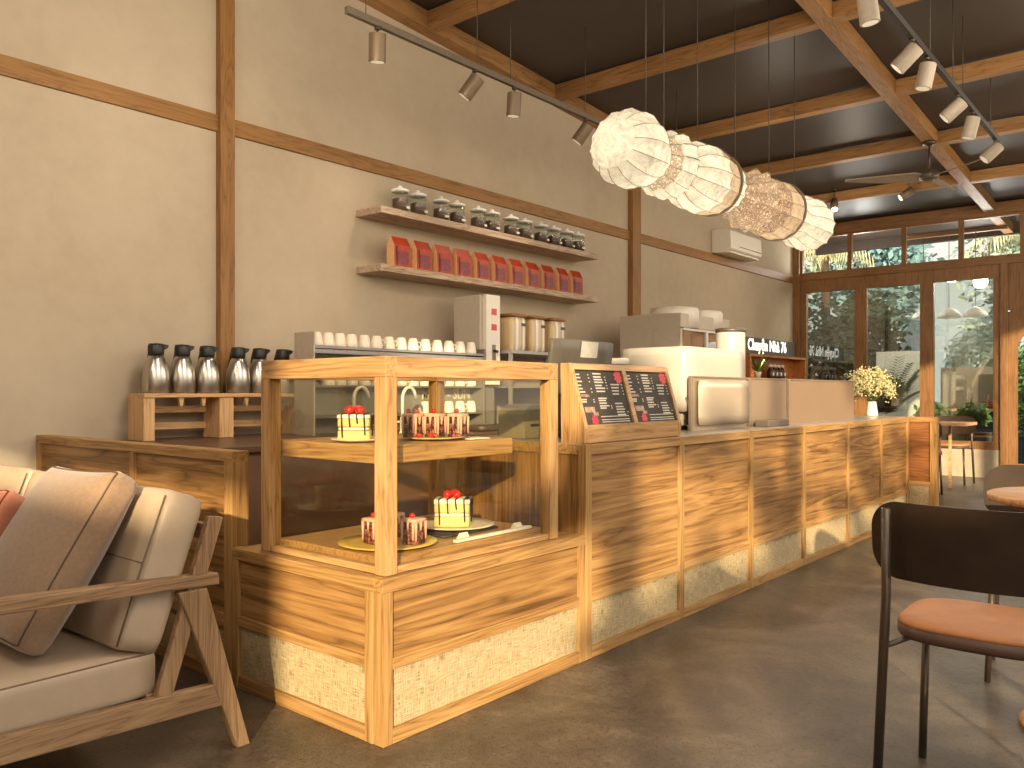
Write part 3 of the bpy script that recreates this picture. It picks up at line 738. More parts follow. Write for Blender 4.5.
MB().box(.068, .012, .03, .0795, .05, .05).build('label_tag', PAPER, j)
for i, y in enumerate((5.157, 5.384, 5.69, 5.914, 6.223, 6.438, 6.745, 6.982, 7.266, 7.506, 7.756, 7.976)):
    lab = 'lidded glass jar on the upper shelf, %s from the thermos end' % ORD[i]
    if i == 0: j.location = (-5.68, y, 3.055); j['label'] = lab
    else: dup(j, (-5.68, y, 3.055), lab, R(random.uniform(-25, 25)))
bg = thing('coffee_bag', '', 'bag', (0, 0, 0), 'red coffee bags on the lower shelf')
KR = plain('kraft_side', (232, 180, 130), .6)
REDP = plain('red_bag_paper', (166, 58, 30), .42, var=.3, scale=12)
w, d, h = .1, .055, .285
MB().add([(d, -w, 0), (d, w, 0), (d*.9, w, h*.72), (d*.9, -w, h*.72), (.004, w*.98, h), (.004, -w*.98, h)], [(0, 1, 2, 3), (3, 2, 4, 5)]).build('front', REDP, bg, fix=False)
MB().add([(-d, -w, 0), (d, -w, 0), (d*.9, -w, h*.72), (.004, -w, h), (-.004, -w, h), (-d*.9, -w, h*.72),
          (-d, w, 0), (d, w, 0), (d*.9, w, h*.72), (.004, w, h), (-.004, w, h), (-d*.9, w, h*.72)],
         [(0, 1, 2, 3, 4, 5), (11, 10, 9, 8, 7, 6), (0, 6, 7, 1), (0, 5, 11, 6), (5, 4, 10, 11), (4, 3, 9, 10)]).build('side_gusset', KR, bg, fix=False, label='kraft paper side')
MB().box(d-.002, -.055, .03, d+.0015, .075, .15).build('label_patch', plain('plum_patch', (128, 52, 60), .4, var=.3, scale=30), bg)
MB().box(d-.002, -.075, .02, d+.001, -.062, .19).build('stripe', plain('dark_stripe', (70, 30, 26), .4), bg)
for i in range(11):
    y = 5.15+.2765*i
    lab = 'red coffee bag on the lower shelf, %s from the thermos end' % ORD[i]
    if i == 0: bg.location = (-5.69, y, 2.54); bg['label'] = lab
    else: dup(bg, (-5.69, y, 2.54), lab, R(random.uniform(-4, 4)))

# air conditioner
p = thing('air_conditioner', 'white wall-mounted air conditioner above the wall beam', 'air conditioner', (-5.75, 12.5, 3.56))
pf = [(WX+.002, 3.575), (-5.72, 3.565), (-5.6, 3.62), (-5.585, 3.66), (-5.6, 3.9), (-5.66, 3.935), (WX+.002, 3.935)]
MB().prism(pf, 'Y', 11.9, 13.05).build('casing', WHITEP, p, .012, seg=3)
B(-5.6, 12.2, 3.665, -5.582, 13.02, 3.68).build('louvre', plain('ac_slot', (122, 112, 100), .5), p)
B(-5.7, 11.95, 3.562, -5.62, 13.0, 3.585).build('vane', WHITEP, p, .004)

# sign, niche, plant, bottles
p = thing('shop_sign', 'dark grey wall sign with white lettering at the far corner', 'sign', (-5.88, 14.1, 2.05))
B(WX, 12.75, 2.03, -5.86, 15.2, 2.325).build('board', plain('sign_grey', (92, 84, 76), .6), p)
mb, w = text_mb('Chuyện Nhà 76', .27, basis((0, 1, 0), (0, 0, 1), (1, 0, 0), (-5.855, 13.1, 2.115)), .003, .95, .006)
mb.build('lettering', plain('lit_letters', (250, 244, 230), .5, emit=1.2), p)
p = thing('display_niche', 'warm lit wooden display niche below the wall sign', 'niche', (-5.8, 14, 1.06))
nw = wood('niche_wood', (128, 72, 30), (170, 104, 48), (190, 124, 64), 'Y')
B(WX, 12.75, 1.062, -5.89, 15.2, 2.03).build('back_board', nw, p)
B(-5.89, 12.75, 1.6, -5.66, 15.2, 1.63).build('shelf', nw, p)
B(-5.89, 12.75, 1.99, -5.66, 15.2, 2.03).build('top_board', nw, p)
for y in (12.75, 15.16): B(-5.89, y, 1.062, -5.66, y+.04, 1.99).build('side_board', nw, p)
for y in (13.3, 14.5):
    L = bpy.data.lights.new('niche_lamp', 'SPOT'); L.energy = 14; L.color = (1, .72, .4); L.spot_size = R(110); L.spot_blend = .8; L.shadow_soft_size = .03
    o = bpy.data.objects.new('niche_lamp', L); COL.objects.link(o); o.location = (-5.7, y, 1.975)
bt = thing('syrup_bottle', '', 'bottle', (0, 0, 0), 'dark bottles with white caps in the niche')
MB().lathe([(0, .05), (.005, .055), (.14, .055), (.17, .03), (.2, .022)], (0, 0, 0), 16).build('body', plain('dark_syrup', (74, 40, 26), .15), bt)
MB().lathe([(.195, .024), (.2, .036), (.235, .036), (.25, .012), (.25, 0.001)], (0, 0, 0), 14).build('cap', CERAM, bt, label='white cap')
B(.05, -.03, .05, .057, .03, .11).build('label_tag', PAPER, bt)
for i, y in enumerate((13.78, 13.95, 14.12, 14.29)):
    lab = 'dark white-capped bottle in the niche, %s of four counting from the window corner' % ORD[3-i]
    if i == 0: bt.location = (-5.745, y, 1.632); bt['label'] = lab
    else: dup(bt, (-5.745, y, 1.632), lab)

def leafmesh(mb, c, d, L, W, n=5, droop=.3):
    c = Vector(c); d = Vector(d).normalized(); sd = d.cross(Vector((0, 0, 1)))
    if sd.length < .01: sd = Vector((1, 0, 0))
    sd.normalize(); pts = []
    for i in range(n+1):
        t = i/n; w = W*math.sin(math.pi*(t*.92+.04))
        q = c+d*(L*t)+Vector((0, 0, -droop*L*t*t))
        pts += [q-sd*w, q+sd*w]
    mb.add(pts, [(2*i, 2*i+1, 2*i+3, 2*i+2) for i in range(n)], True)
p = thing('potted_plant', 'small arching green plant in a white pot under the wall sign', 'plant', (-5.73, 13.2, 1.632))
MB().lathe([(0, .05), (.1, .065), (.105, .06), (.09, .055), (.09, .001)], (-5.73, 13.2, 1.632), 16).build('pot', CERAM, p)
m = MB(); rr = random.Random(2)
for k in range(24):
    a = rr.uniform(-1.4, 1.4)+ (math.pi/2 if k % 2 else -math.pi/2)*.7
    leafmesh(m, (-5.72, 13.2, 1.72), (abs(math.cos(a))*.3, math.sin(a), rr.uniform(.4, 1.2)), rr.uniform(.25, .42), .02, 5, .15)
m.build('leaves', plain('bright_leaf', (120, 140, 56), .5, var=.25), p, fix=False)

# ================================================================== SOFA
XS = -2.904
SL = 2.1
p = thing('sofa', 'ash-framed sofa with cream leather cushions in front of the oak partition', 'sofa', (-3.9, 1.3, 0))
for nm, xa in (('near', XS-.05), ('far', XS-SL)):
    x0, x1 = xa, xa+.05
    for nm2, pts, ax in (('rear_leg', [(1.545, .655), (1.66, .655), (1.845, 0), (1.79, 0)], 'Z'), ('front_leg', [(.37, .0), (.42, 0), (.56, .70), (.45, .71)], 'Z')):
        MB().prism(pts, 'X', x0+.005, x1-.005).build('leg', sofaw('Z'), p, .005)
    MB().prism([(.42, .335), (1.72, .277), (1.745, .185), (.41, .24)], 'X', x0+.008, x1-.008).build('side_rail', sofaw('Y'), p, .005)
    MB().prism([(.30, .725), (.30, .78), (1.705, .705), (1.71, .66)], 'X', x0-.01, x1).build('armrest', sofaw('Y'), p, .006)
    MB().prism([(1.465, .285), (1.53, .28), (1.735, .915), (1.675, .925)], 'X', x0+.002, x0+.034).build('back_post', sofaw('Z'), p, .005)
MB().box(XS-SL+.05, .5, .25, XS-.05, .545, .31).bar((XS-SL+.05, 1.47, .27), (XS-.05, 1.47, .27), .05, .05).bar((XS-SL+.05, 1.69, .86), (XS-.05, 1.69, .86), .03, .06).build('cross_rail', sofaw('X'), p, .004)
xr = XS-.046
segw = (SL-.1)/3
SEAM = plain('dark_seam', (112, 92, 68), .7)
for i in range(3):
    xm = xr-segw*(i+.5)
    cu_ = MB().cushion(segw-.004, .98, .175, .03, .012, Matrix.Translation((xm, 1.0, .365)), n=8).build('seat_cushion', CREAM, p)
    m = MB()
    for sx in (-1, 1):
        for sz in (.448,):
            pass
    zt = .4515
    m.tube([(xm-segw/2+.02, .512+.006, .442), (xm+segw/2-.02, .518, .442)], .004, 5)
    m.tube([(xm+segw/2-.012, .53, .443), (xm+segw/2-.012, 1.47, .443)], .004, 5)
    m.build('seam', SEAM, cu_)
    T = Matrix.Translation((xm, 1.515, .728)) @ Matrix.Rotation(R(-19), 4, 'X')
    cu_ = MB().cushion(segw-.006, .17, .6, .04, .0, T, n=8, wr=.002).build('back_cushion', CREAM, p)
    m = MB()
    e = segw/2-.022
    for s_ in (1,):
        m.tube([T @ Vector((s_*e, -.0835, -.28)), T @ Vector((s_*e, -.0865, 0)), T @ Vector((s_*e, -.0835, .275))], .0035, 5)
    m.tube([T @ Vector((-e, -.0865, .02)), T @ Vector((e, -.0865, .02))], .0025, 5)
    m.build('seam', SEAM, cu_)
def pillow(name, label, loc, rot, s, sy, th, mat, seam):
    T = Matrix.Translation(loc) @ rot
    t = thing(name, label, 'pillow', loc)
    MB().cushion(s, sy, th, .045, .07, T, n=12, pinch=.3, wr=.0).build('cover', mat, t)
    m = MB(); pts = []; rr_ = .045; h_ = s/2; g_ = sy/2
    for k in range(81):
        q = (k % 80)/20; sd_ = int(q); f_ = (q-sd_)*2-1
        x, y = ((f_, -1), (1, f_), (-f_, 1), (-1, -f_))[sd_]
        px_ = max(-h_+rr_, min(h_-rr_, x*h_)); py_ = max(-g_+rr_, min(g_-rr_, y*g_))
        dv = Vector((x*h_-px_, y*g_-py_, rr_)); dv = dv.normalized()*rr_
        X_, Y_ = px_+dv.x, py_+dv.y; Z_ = th/2-rr_+dv.z
        X_ *= 1-.3*.12*(1-y*y)*abs(x)**3; Y_ *= 1-.3*.12*(1-x*x)*abs(y)**3
        pts.append(T @ Vector((X_, Y_, Z_+.001)))
    m.tube(pts, .0035, 5); m.build('piping', seam, t); return t
SUEDE = plain('taupe_suede', (140, 112, 86), .9, var=.12, scale=60, bump=.15, sheen=.4)
ORNG = plain('orange_suede', (196, 124, 92), .8, var=.08, scale=40, bump=.1, sheen=.3)
# pillow local z is its face normal; stand it up facing -Y, leaning back
def lean(deg, yaw, roll=0): return Matrix.Rotation(R(yaw), 4, 'Z') @ Matrix.Rotation(R(90-deg), 4, 'X') @ Matrix.Rotation(R(roll), 4, 'Z')
pillow('throw_pillow', 'large taupe suede pillow leaning on the sofa back', (-3.385, 1.27, .785), lean(32, 3, 1), .57, .70, .13, SUEDE, plain('suede_seam', (84, 64, 48), .8))
pillow('throw_pillow', 'orange suede pillow at the edge of the sofa beside the taupe one', (-3.97, 1.13, .74), lean(34, 8, 5), .5, .54, .13, ORNG, plain('orange_seam', (140, 66, 40), .8))

# ================================================================== CHAIRS AND TABLES
ch = thing('dining_chair', '', 'chair', (0, 0, 0))
for sx in (-1, 1):
    MB().tube([(sx*.285, -.215, 0), (sx*.25, -.225, .70), (sx*.245, -.245, 1.0)], .0165, 10).build('leg', DKMET, ch)
    MB().tube([(sx*.235, .19, 0), (sx*.215, .17, .55)], .0145, 10).build('leg', DKMET, ch)
    MB().tube([(sx*.255, -.223, .52), (sx*.19, -.13, .545), (sx*.17, .0, .55)], .01, 8).build('seat_bracket', DKMET, ch)
    MB().bar((sx*.243, -.238, .76), (sx*.239, -.249, .985), .022, .008, (0, 1, 0)).build('back_bracket', DKMET, ch)
pts = []
for k in range(36):
    a = 2*math.pi*k/36; c_, s_ = math.cos(a), math.sin(a)
    pts.append(((.255)*math.copysign(abs(c_)**.6, c_), .03+.245*math.copysign(abs(s_)**.55, s_)))
m = MB(); rings = [(.547, .9), (.545, .97), (.557, 1.0), (.588, 1.0)]
def ringmesh(m, rings, close_top=None):
    vs = []
    for z, k in rings:
        vs += [(x*k, .03+(y-.03)*k, z) for x, y in pts]
    n_ = len(pts); fs = [(i*n_+k, i*n_+(k+1) % n_, (i+1)*n_+(k+1) % n_, (i+1)*n_+k) for i in range(len(rings)-1) for k in range(n_)]
    fs.append(list(range(n_))[::-1]); fs.append([len(vs)-n_+k for k in range(n_)])
    return m.add(vs, fs, True)
ringmesh(MB(), rings).build('seat_shell', DKLEA, ch)
ringmesh(MB(), [(.587, .985), (.6, .985), (.61, .95), (.615, .8), (.616, .4)]).build('seat', LEATH, ch, label='tan leather seat pad')
# curved back panel with rounded corners
def backpanel():
    m = MB(); nx, nz = 40, 12; W_, z0, z1, r = .315, .752, 1.022, .1
    def P(i, k, off):
        u = math.sin(math.pi/2*(-1+2*i/nx)); v = k/nz
        x = u*W_
        dz = 0
        ax = abs(x)
        zlo, zhi = z0, z1
        if ax > W_-r:
            q = (ax-(W_-r)); dz = r-math.sqrt(max(0, r*r-q*q)); 
        z = zlo+dz+(zhi-zlo-2*dz)*v
        y = -.222+.085*(u*u)-.03*(z-.75)/.27-off
        return (x, y, z)
    vs = [P(i, k, o_) for o_ in (0, .013) for i in range(nx+1) for k in range(nz+1)]
    N = (nx+1)*(nz+1); id_ = lambda o_, i, k: o_*N+i*(nz+1)+k
    fs = []
    for i in range(nx):
        for k in range(nz):
            fs.append((id_(0, i, k), id_(0, i+1, k), id_(0, i+1, k+1), id_(0, i, k+1)))
            fs.append((id_(1, i, k), id_(1, i, k+1), id_(1, i+1, k+1), id_(1, i+1, k)))
        for k in (0, nz): fs.append((id_(0, i, k), id_(0, i+1, k), id_(1, i+1, k), id_(1, i, k)))
    for k in range(nz):
        for i in (0, nx): fs.append((id_(0, i, k), id_(0, i, k+1), id_(1, i, k+1), id_(1, i, k)))
    return m.add(vs, fs, True)
o = backpanel().build('backrest', DKPLY, ch); o.data.set_sharp_from_angle(angle=R(40))
ch['label'] = 'dark-backed chair with tan leather seat, standing with its back to the viewer'
ch.location = (-.595, 3.245, 0)
dup(ch, (-.57, 4.72, 0), 'dark-backed chair facing the viewer across the round pedestal table', math.pi)
dup(ch, (-3.0, 14.05, 0), 'dark-backed chair behind the far oak table by the windows', math.pi)
dup(ch, (-2.98, 12.18, 0), 'dark-backed chair tucked close behind the far end partition', 0)
p = thing('pedestal_table', 'round pedestal table with wood top between the two chairs', 'table', (-.34, 4.12, 0))
tw = wood('table_wood', (178, 126, 84), (208, 158, 112), (222, 176, 130), 'X')
MB().lathe([(.94, .37), (.942, .385), (.966, .39), (.97, .385), (.97, .001)], (-.34, 4.12, 0), 48).build('tabletop', tw, p)
MB().lathe([(.915, .3), (.94, .365), (.941, .001)], (-.34, 4.12, 0), 40).build('underside', DKMET, p)
MB().cyl((-.34, 4.12, .03), (-.34, 4.12, .92), .035, 16).build('column', DKMET, p)
MB().lathe([(0, .27), (.02, .27), (.03, .255), (.034, .001)], (-.34, 4.12, 0), 40).build('base', tw, p)
p = thing('dining_table', 'oak table by the windows beyond the partition', 'table', (-3.0, 12.95, 0))
B(-3.5, 12.6, .93, -2.5, 13.35, .97).build('tabletop', tw, p, .004)
for x in (-3.44, -2.84):
    for y in (12.66, 13.29): B(x-.018, y-.018, 0, x+.018, y+.018, .93).build('leg', tw, p, .003)

# ================================================================== LAMPS
WIRE = plain('thin_cable', (70, 62, 54), .5)
def aim(o, d): o.rotation_euler = Vector(d).to_track_quat('-Z', 'Y').to_euler()
def spot(loc, d, energy, lab, grp, mat, col=(1, .8, .56), L=.2, r=.064):
    """track head hanging at loc (underside of the rail)"""
    d = Vector(d).normalized(); loc = Vector(loc)
    t = thing('spotlight', lab, 'spotlight', loc, grp)
    piv = loc+Vector((0, 0, -.075))
    MB().cyl(loc, loc+Vector((0, 0, -.02)), .022, 10).cyl(loc+Vector((0, 0, -.02)), piv, .008, 8).build('stem', DKMET, t)
    a = piv-d*.05+Vector((0, 0, -.03)); b = a+d*L
    MB().tube([a, a+d*.004, b], r, 20).build('head', mat, t, .002)
    MB().tube([b-d*.001, b+d*.002], r*.8, 16).build('lens', plain('lamp_lens', (220, 206, 180), .3, emit=.5), t)
    Lg = bpy.data.lights.new('track_lamp', 'SPOT'); Lg.energy = energy; Lg.color = col; Lg.spot_size = R(75); Lg.spot_blend = .9; Lg.shadow_soft_size = .04
    o = bpy.data.objects.new('track_lamp', Lg); COL.objects.link(o); o.location = b+d*.02; aim(o, d)
    return t
def rail(x, y0, y1, z, lab, mat, rods):
    t = thing('light_track', lab, 'light track', (x, (y0+y1)/2, z))
    MB().box(x-.022, y0, z, x+.022, y1, z+.05).build('rail', mat, t, .002)
    B(x-.006, y0+.01, z-.002, x+.006, y1-.01, z+.002).build('slot', plain('slot_dark', (40, 34, 30), .5), t)
    m = MB()
    for y in rods: m.cyl((x, y, z+.035), (x, y, zc(y)+.17), .004, 6)
    m.build('suspension_rod', WIRE, t)
    return t
RG = plain('rail_grey', (122, 108, 90), .45, metal=.3)
HG = plain('head_taupe', (124, 104, 82), .5, metal=.3)
rail(-4.72, 3.77, 8.9, 4.12, 'grey suspended light track along the plastered wall', RG, (3.95, 5.16, 5.6, 6.75, 8.6))
hd = [((4.06), (-.15, .12, -1)), ((5.13), (-.55, -.3, -.8)), ((5.65), (-.12, .05, -1)), ((6.76), (-.55, -.25, -.8))]
for i, (y, d) in enumerate(hd):
    spot((-4.72, y, 4.12), d, 30, 'taupe spotlight on the wall-side track, %s from its free end' % ORD[i], 'spotlights on the wall-side track', HG)
RB = plain('rail_black', (44, 38, 34), .5)
HW = plain('head_greige', (172, 158, 138), .5)
rail(-1.73, 5.0, 10.3, 4.12, 'black suspended light track crossing the ceiling beyond the long beam', RB, (6.2, 7.4, 8.2, 8.6, 9.9))
hd = [(5.75, (.1, .12, -1)), (6.85, (-.75, -.15, -.75)), (7.3, (-.2, -.05, -1)), (8.4, (-.75, -.2, -.7)), (9.0, (-.25, .0, -1)), (10.15, (-.65, -.3, -.7))]
for i, (y, d) in enumerate(hd):
    spot((-1.73, y, 4.12), d, 20, 'greige spotlight on the black ceiling track, %s counting towards the windows' % ORD[i], 'spotlights on the black track', HW)
for (x, y, d, lab) in ((-3.4, 13.3, (-.8, -.35, -.55), 'small ceiling spotlight beside the fan, over the windows'), (-4.5, 13.3, (.2, -.5, -.8), 'small ceiling spotlight half hidden behind the last lantern')):
    t = thing('spotlight', lab, 'spotlight', (x, y, zc(y)+.17))
    zt = zc(y)+.17
    MB().cyl((x, y, zt), (x, y, zt-.02), .045, 14).cyl((x, y, zt-.02), (x, y, zt-.2), .008, 8).build('stem', DKMET, t)
    d = Vector(d).normalized(); a = Vector((x, y, zt-.22))-d*.06
    MB().tube([a, a+d*.2], .055, 18).build('head', HG, t)
    MB().tube([a+d*.2, a+d*.204], .045, 16).build('lens', plain('lens_bright', (255, 246, 226), .3, emit=9), t)
    Lg = bpy.data.lights.new('ceiling_lamp', 'SPOT'); Lg.energy = 25; Lg.color = (1, .84, .62); Lg.spot_size = R(70); Lg.spot_blend = .9
    o = bpy.data.objects.new('ceiling_lamp', Lg); COL.objects.link(o); o.location = a+d*.22; aim(o, d)

# pendant lanterns, a row of umbrella-like tulle shades with a horizontal axis
LX, LZ = -3.0, 3.05
TB = tulle('tulle_bright', (248, 236, 208), .4)
TT = tulle('tulle_tan', (222, 192, 152), .24)
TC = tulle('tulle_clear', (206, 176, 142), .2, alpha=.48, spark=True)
RIB = plain('lantern_rib', (150, 128, 98), .5)
def shade(prof, y0, sag=.07, ns=14, sub=4, lit=True):
    N_ = ns*sub
    def rad(k, h):
        f = (k % sub)/sub
        j_ = math.sin(k//sub*12.9+h*7)*.018
        return 1-(sag+.015)*4*f*(1-f)+j_
    return MB().lathe(prof, (LX, y0, LZ), N_, 'Y', rad, smooth=False)
def ribs(prof, y0, ns=14, r=.0035):
    m = MB()
    for k in range(ns):
        a = 2*math.pi*k/ns
        m.tube([(LX+q*1.01*math.cos(a), y0+h, LZ+q*1.01*math.sin(a)) for h, q in prof if q > .12 or len(prof) < 8], r, 5)
    return m
LAN = [
 ('first lantern of the ceiling row, nearest the cup rack, round pleated cream tulle', 4.36, [
   (TB, [(.0, .03), (.0, .09), (.03, .17), (.10, .225), (.2, .258), (.32, .262), (.44, .235), (.56, .19), (.62, .16)], .05),
   (TC, [(.60, .16), (.7, .19), (.82, .235), (.9, .238)], .06),
   (TB, [(.74, .215), (.84, .243), (.93, .242), (.98, .19)], .05)]),
 ('second lantern of the ceiling row, pleated cream with a tan band and dark rim', 5.38, [
   (TC, [(.0, .19), (.08, .16), (.14, .18)], .05),
   (TB, [(.06, .15), (.14, .215), (.26, .25), (.40, .262), (.5, .262)], .07),
   (TT, [(.5, .262), (.62, .25), (.72, .238), (.74, .225)], .02)]),
 ('third lantern of the ceiling row, sheer see-through canopy of tan tulle', 6.16, [
   (TB, [(.0, .235), (.08, .22), (.2, .19), (.3, .13), (.36, .1)], .06),
   (TC, [(.34, .1), (.46, .15), (.62, .22), (.74, .265), (.8, .268)], .09)]),
 ('fourth lantern of the ceiling row, crinkled sparkling foil with a tan band', 6.98, [
   (TC, [(.0, .17), (.1, .2), (.22, .235), (.34, .25)], .1),
   (TT, [(.34, .25), (.5, .262), (.64, .255), (.66, .24)], .02)]),
 ('last lantern of the ceiling row, next to the far windows, cream domed end', 7.69, [
   (TB, [(.0, .235), (.1, .225), (.22, .2), (.34, .195), (.46, .225), (.62, .255), (.8, .258), (.95, .235), (1.05, .19), (1.12, .1), (1.13, .02)], .05)]),
]
for i, (lab, y0, secs) in enumerate(LAN):
    y0 = 4.58+(y0-4.36)*.85; secs = [(m_, [(h*.85, q) for h, q in pr0], sg_) for m_, pr0, sg_ in secs]
    ylen = secs[-1][1][-1][0]
    t = thing('pendant_lantern', lab, 'pendant lamp', (LX, y0+ylen/2, LZ), 'tulle lanterns over the bar')
    for mt, prof, sag in secs:
        nm = {'tulle_bright': 'shade', 'tulle_tan': 'band', 'tulle_clear': 'sheer_canopy'}[mt.name]
        shade(prof, y0, sag).build(nm, mt, t, fix=False)
        ribs(prof, y0, r=.0022).build('rib', RIB, t)
    if i in (1, 3):
        h, q = secs[-1][1][-2]
        pts = [(LX+q*1.01*math.cos(2*math.pi*k/42), y0+h+.015, LZ+q*1.01*math.sin(2*math.pi*k/42)) for k in range(43)]
        MB().tube(pts, .012, 6).build('rim', plain('lantern_rim', (120, 100, 76), .6), t)
    m = MB()
    for yy in ((y0+.45, y0+.7) if i in (0,) else (y0+.35,)):
        m.cyl((LX, yy, LZ+.15), (LX, yy, zc(yy)+.17), .004, 6)
    m.build('hanging_cable', WIRE, t)
    Lg = bpy.data.lights.new('lantern_bulb', 'POINT'); Lg.energy = 6; Lg.color = (1, .9, .74); Lg.shadow_soft_size = .2
    o = bpy.data.objects.new('lantern_bulb', Lg); COL.objects.link(o); o.location = (LX, y0+ylen/2, LZ-.6)

# ceiling fan
fx_, fy_, fz_ = -2.675, 11.4, 4.13
p = thing('ceiling_fan', 'pale three-bladed ceiling fan hanging below the long beam', 'fan', (fx_, fy_, fz_))
zt = zc(fy_)
MB().lathe([(0, .03), (.02, .08), (.05, .09)], (fx_, fy_, zt-.05), 20).build('mount', DKMET, p)
MB().cyl((fx_, fy_, fz_+.08), (fx_, fy_, zt-.03), .012, 10).build('down_rod', DKMET, p)
MB().lathe([(-.05, .001), (-.05, .08), (-.02, .12), (.04, .12), (.08, .06), (.1, .02), (.1, .001)], (fx_, fy_, fz_), 24).build('motor', plain('fan_motor', (104, 92, 80), .4, metal=.4), p)
FB = plain('fan_blade_grey', (152, 136, 116), .5)
for k, ang in enumerate((206, 326, 86)):
    a = R(ang); u = Vector((math.cos(a), math.sin(a), 0)); s_ = Vector((-u.y, u.x, 0)); o_ = Vector((fx_, fy_, fz_-.01))
    vs = []
    for (l, w_, t_) in ((.1, .07, 0), (.2, .1, .0), (.55, .075, .0), (1.0, .02, .01)):
        for sg in (-1, 1):
            vs.append(o_+u*l+s_*(sg*w_)+Vector((0, 0, t_+sg*w_*.35)))
    v2 = [v+Vector((0, 0, .012)) for v in vs]; nn = len(vs)
    fs = [(2*i, 2*i+1, 2*i+3, 2*i+2) for i in range(3)]
    MB().add(vs+v2, fs+[tuple(nn+q for q in f) for f in fs]+[(0, 1, nn+1, nn), (6, 7, nn+7, nn+6)]+[(2*i, 2*i+2, nn+2*i+2, nn+2*i) for i in range(3)]+[(2*i+1, 2*i+3, nn+2*i+3, nn+2*i+1) for i in range(3)]).build('blade', FB, p)

# ================================================================== OUTSIDE
def crown(c, rad, n_, seed, size=.16, shell=.35):
    rr = random.Random(seed); m = MB(); c = Vector(c)
    vs = []; fs = []
    for k in range(n_):
        d = Vector((rr.gauss(0, 1), rr.gauss(0, 1), rr.gauss(0, 1))).normalized()
        q = rr.uniform(shell, 1)**.6*(.8+.25*math.sin(3*d.x+seed)*math.cos(4*d.y+2*d.z))
        pnt = c+Vector((d.x*rad[0], d.y*rad[1], d.z*rad[2]))*q
        u = Vector((rr.gauss(0, 1), rr.gauss(0, 1), rr.gauss(0, .6)-.3)).normalized(); w = u.orthogonal().normalized()
        L = size*rr.uniform(.6, 1.4)
        b = len(vs); vs += [pnt, pnt+u*L*.5+w*L*.28, pnt+u*L, pnt+u*L*.5-w*L*.28]; fs.append((b, b+1, b+2, b+3))
    return m.add(vs, fs)
LEAFS = [plain('blue_green_leaf', (124, 158, 160), .6, var=.4, scale=1.5), plain('pale_leaf', (176, 194, 176), .6, var=.35, scale=1.5), plain('deep_leaf', (44, 66, 44), .6, var=.4, scale=2), plain('fresh_leaf', (104, 138, 70), .6, var=.35, scale=2)]
BARK = plain('bark', (84, 66, 50), .9, var=.3, scale=14)
def tree(x, y, z, rad, n_, seed, mat, lab, size=.2, group='trees beyond the windows', nm='tree'):
    t = thing(nm, lab, 'tree', (x, y, -.12), group)
    MB().tube([(x, y, -.12), (x+.1, y, z*.5), (x, y+.1, z)], .14, 8, .05).build('trunk', BARK, t)
    crown((x, y, z), rad, n_, seed, size).build('crown', LEAFS[mat], t, fix=False)
    return t
tree(-10.0, 23, 4.2, (2.0, 1.4, 2.0), 2600, 1, 0, 'blue-green tree beyond the corner transom window', .24)
tree(-8.6, 27.5, 5.6, (2.4, 1.6, 2.2), 3000, 2, 1, 'pale green tree behind the second transom window', .26)
tree(-6.6, 23.3, 4.6, (1.5, 1.3, 1.9), 2400, 3, 0, 'blue-green tree beyond the middle transom windows', .24)
tree(-3.4, 25, 5.0, (1.9, 1.5, 2.1), 2600, 4, 1, 'pale green tree beyond the transom above the door', .24)
tree(-6.4, 21.0, 2.7, (1.0, .9, 1.3), 2200, 5, 2, 'dark bushy tree outside the middle window', .17)
tree(-3.9, 21.6, 2.1, (1.0, .9, 1.2), 1800, 6, 1, 'pale bushy tree outside the window nearest the door', .17)
tree(-2.3, 17.8, 1.5, (.7, .6, 1.2), 1500, 8, 3, 'fresh green shrub tree seen through the arched door', .14)
tag(crown((-6.9, 18.6, 1.6), (1.5, .7, 2.0), 4600, 11, .15).build('hedge', LEAFS[2], None, fix=False), 'dark hedge outside the corner window', 'hedge')['kind'] = 'stuff'
# palm with dry hanging fronds
for (x, y, z, sd, lab) in ((-7.0, 20.0, 5.1, 21, 'palm with dry yellow fronds hanging beyond the second transom'), (-2.75, 20.0, 5.1, 22, 'palm with dry yellow fronds beyond the transom over the door')):
    t = thing('palm_tree', lab, 'palm', (x, y, -.12), 'palms beyond the windows')
    MB().tube([(x, y, -.12), (x+.05, y, 2.5), (x, y, z)], .12, 10, .09).build('trunk', BARK, t)
    m = MB(); rr = random.Random(sd)
    for k in range(9):
        a = 2*math.pi*k/9+rr.uniform(-.2, .2)
        base = Vector((x, y, z))
        for jn in range(15):
            t_ = jn/14; q = base+Vector((math.cos(a)*1.15*t_, math.sin(a)*1.15*t_, .35*t_-.9*t_*t_))
            for sg in (-1, 1):
                dd = Vector((-math.sin(a)*sg*.35+math.cos(a)*.3, math.cos(a)*sg*.35+math.sin(a)*.3, -1.0))
                leafmesh(m, q, dd, .6*(1-.3*t_), .011, 3, .1)
    m.build('frond', plain('dry_frond', (226, 212, 156), .7, var=.25, scale=4), t, fix=False)
p = thing('building', 'pale grey house with a flat roof beyond the garden trees', 'building', (-6, 38, 0))
B(-16, 38, -.12, 3, 44, 6.4).build('wall', plain('pale_house', (166, 180, 196), .9), p)
B(-16.4, 37.6, 6.4, 3.4, 44.4, 6.75).build('roof', plain('house_roof', (140, 140, 146), .9), p)
for x in (-13, -10, -7, -4, -1): B(x, 37.95, 2.6, x+1.3, 38, 4.6).build('window', plain('house_window', (96, 110, 122), .3), p)
tag(B(-5.35, 18.4, -.12, -4.5, 18.48, 2.25).build('white_panel', plain('white_screen_panel', (244, 234, 214), .8), None, .004), 'tall white screen panel outside behind the palm plant', 'panel')
p = thing('potted_palm', 'dark green areca palm outside in front of the white panel', 'palm plant', (-4.8, 17.0, -.1))
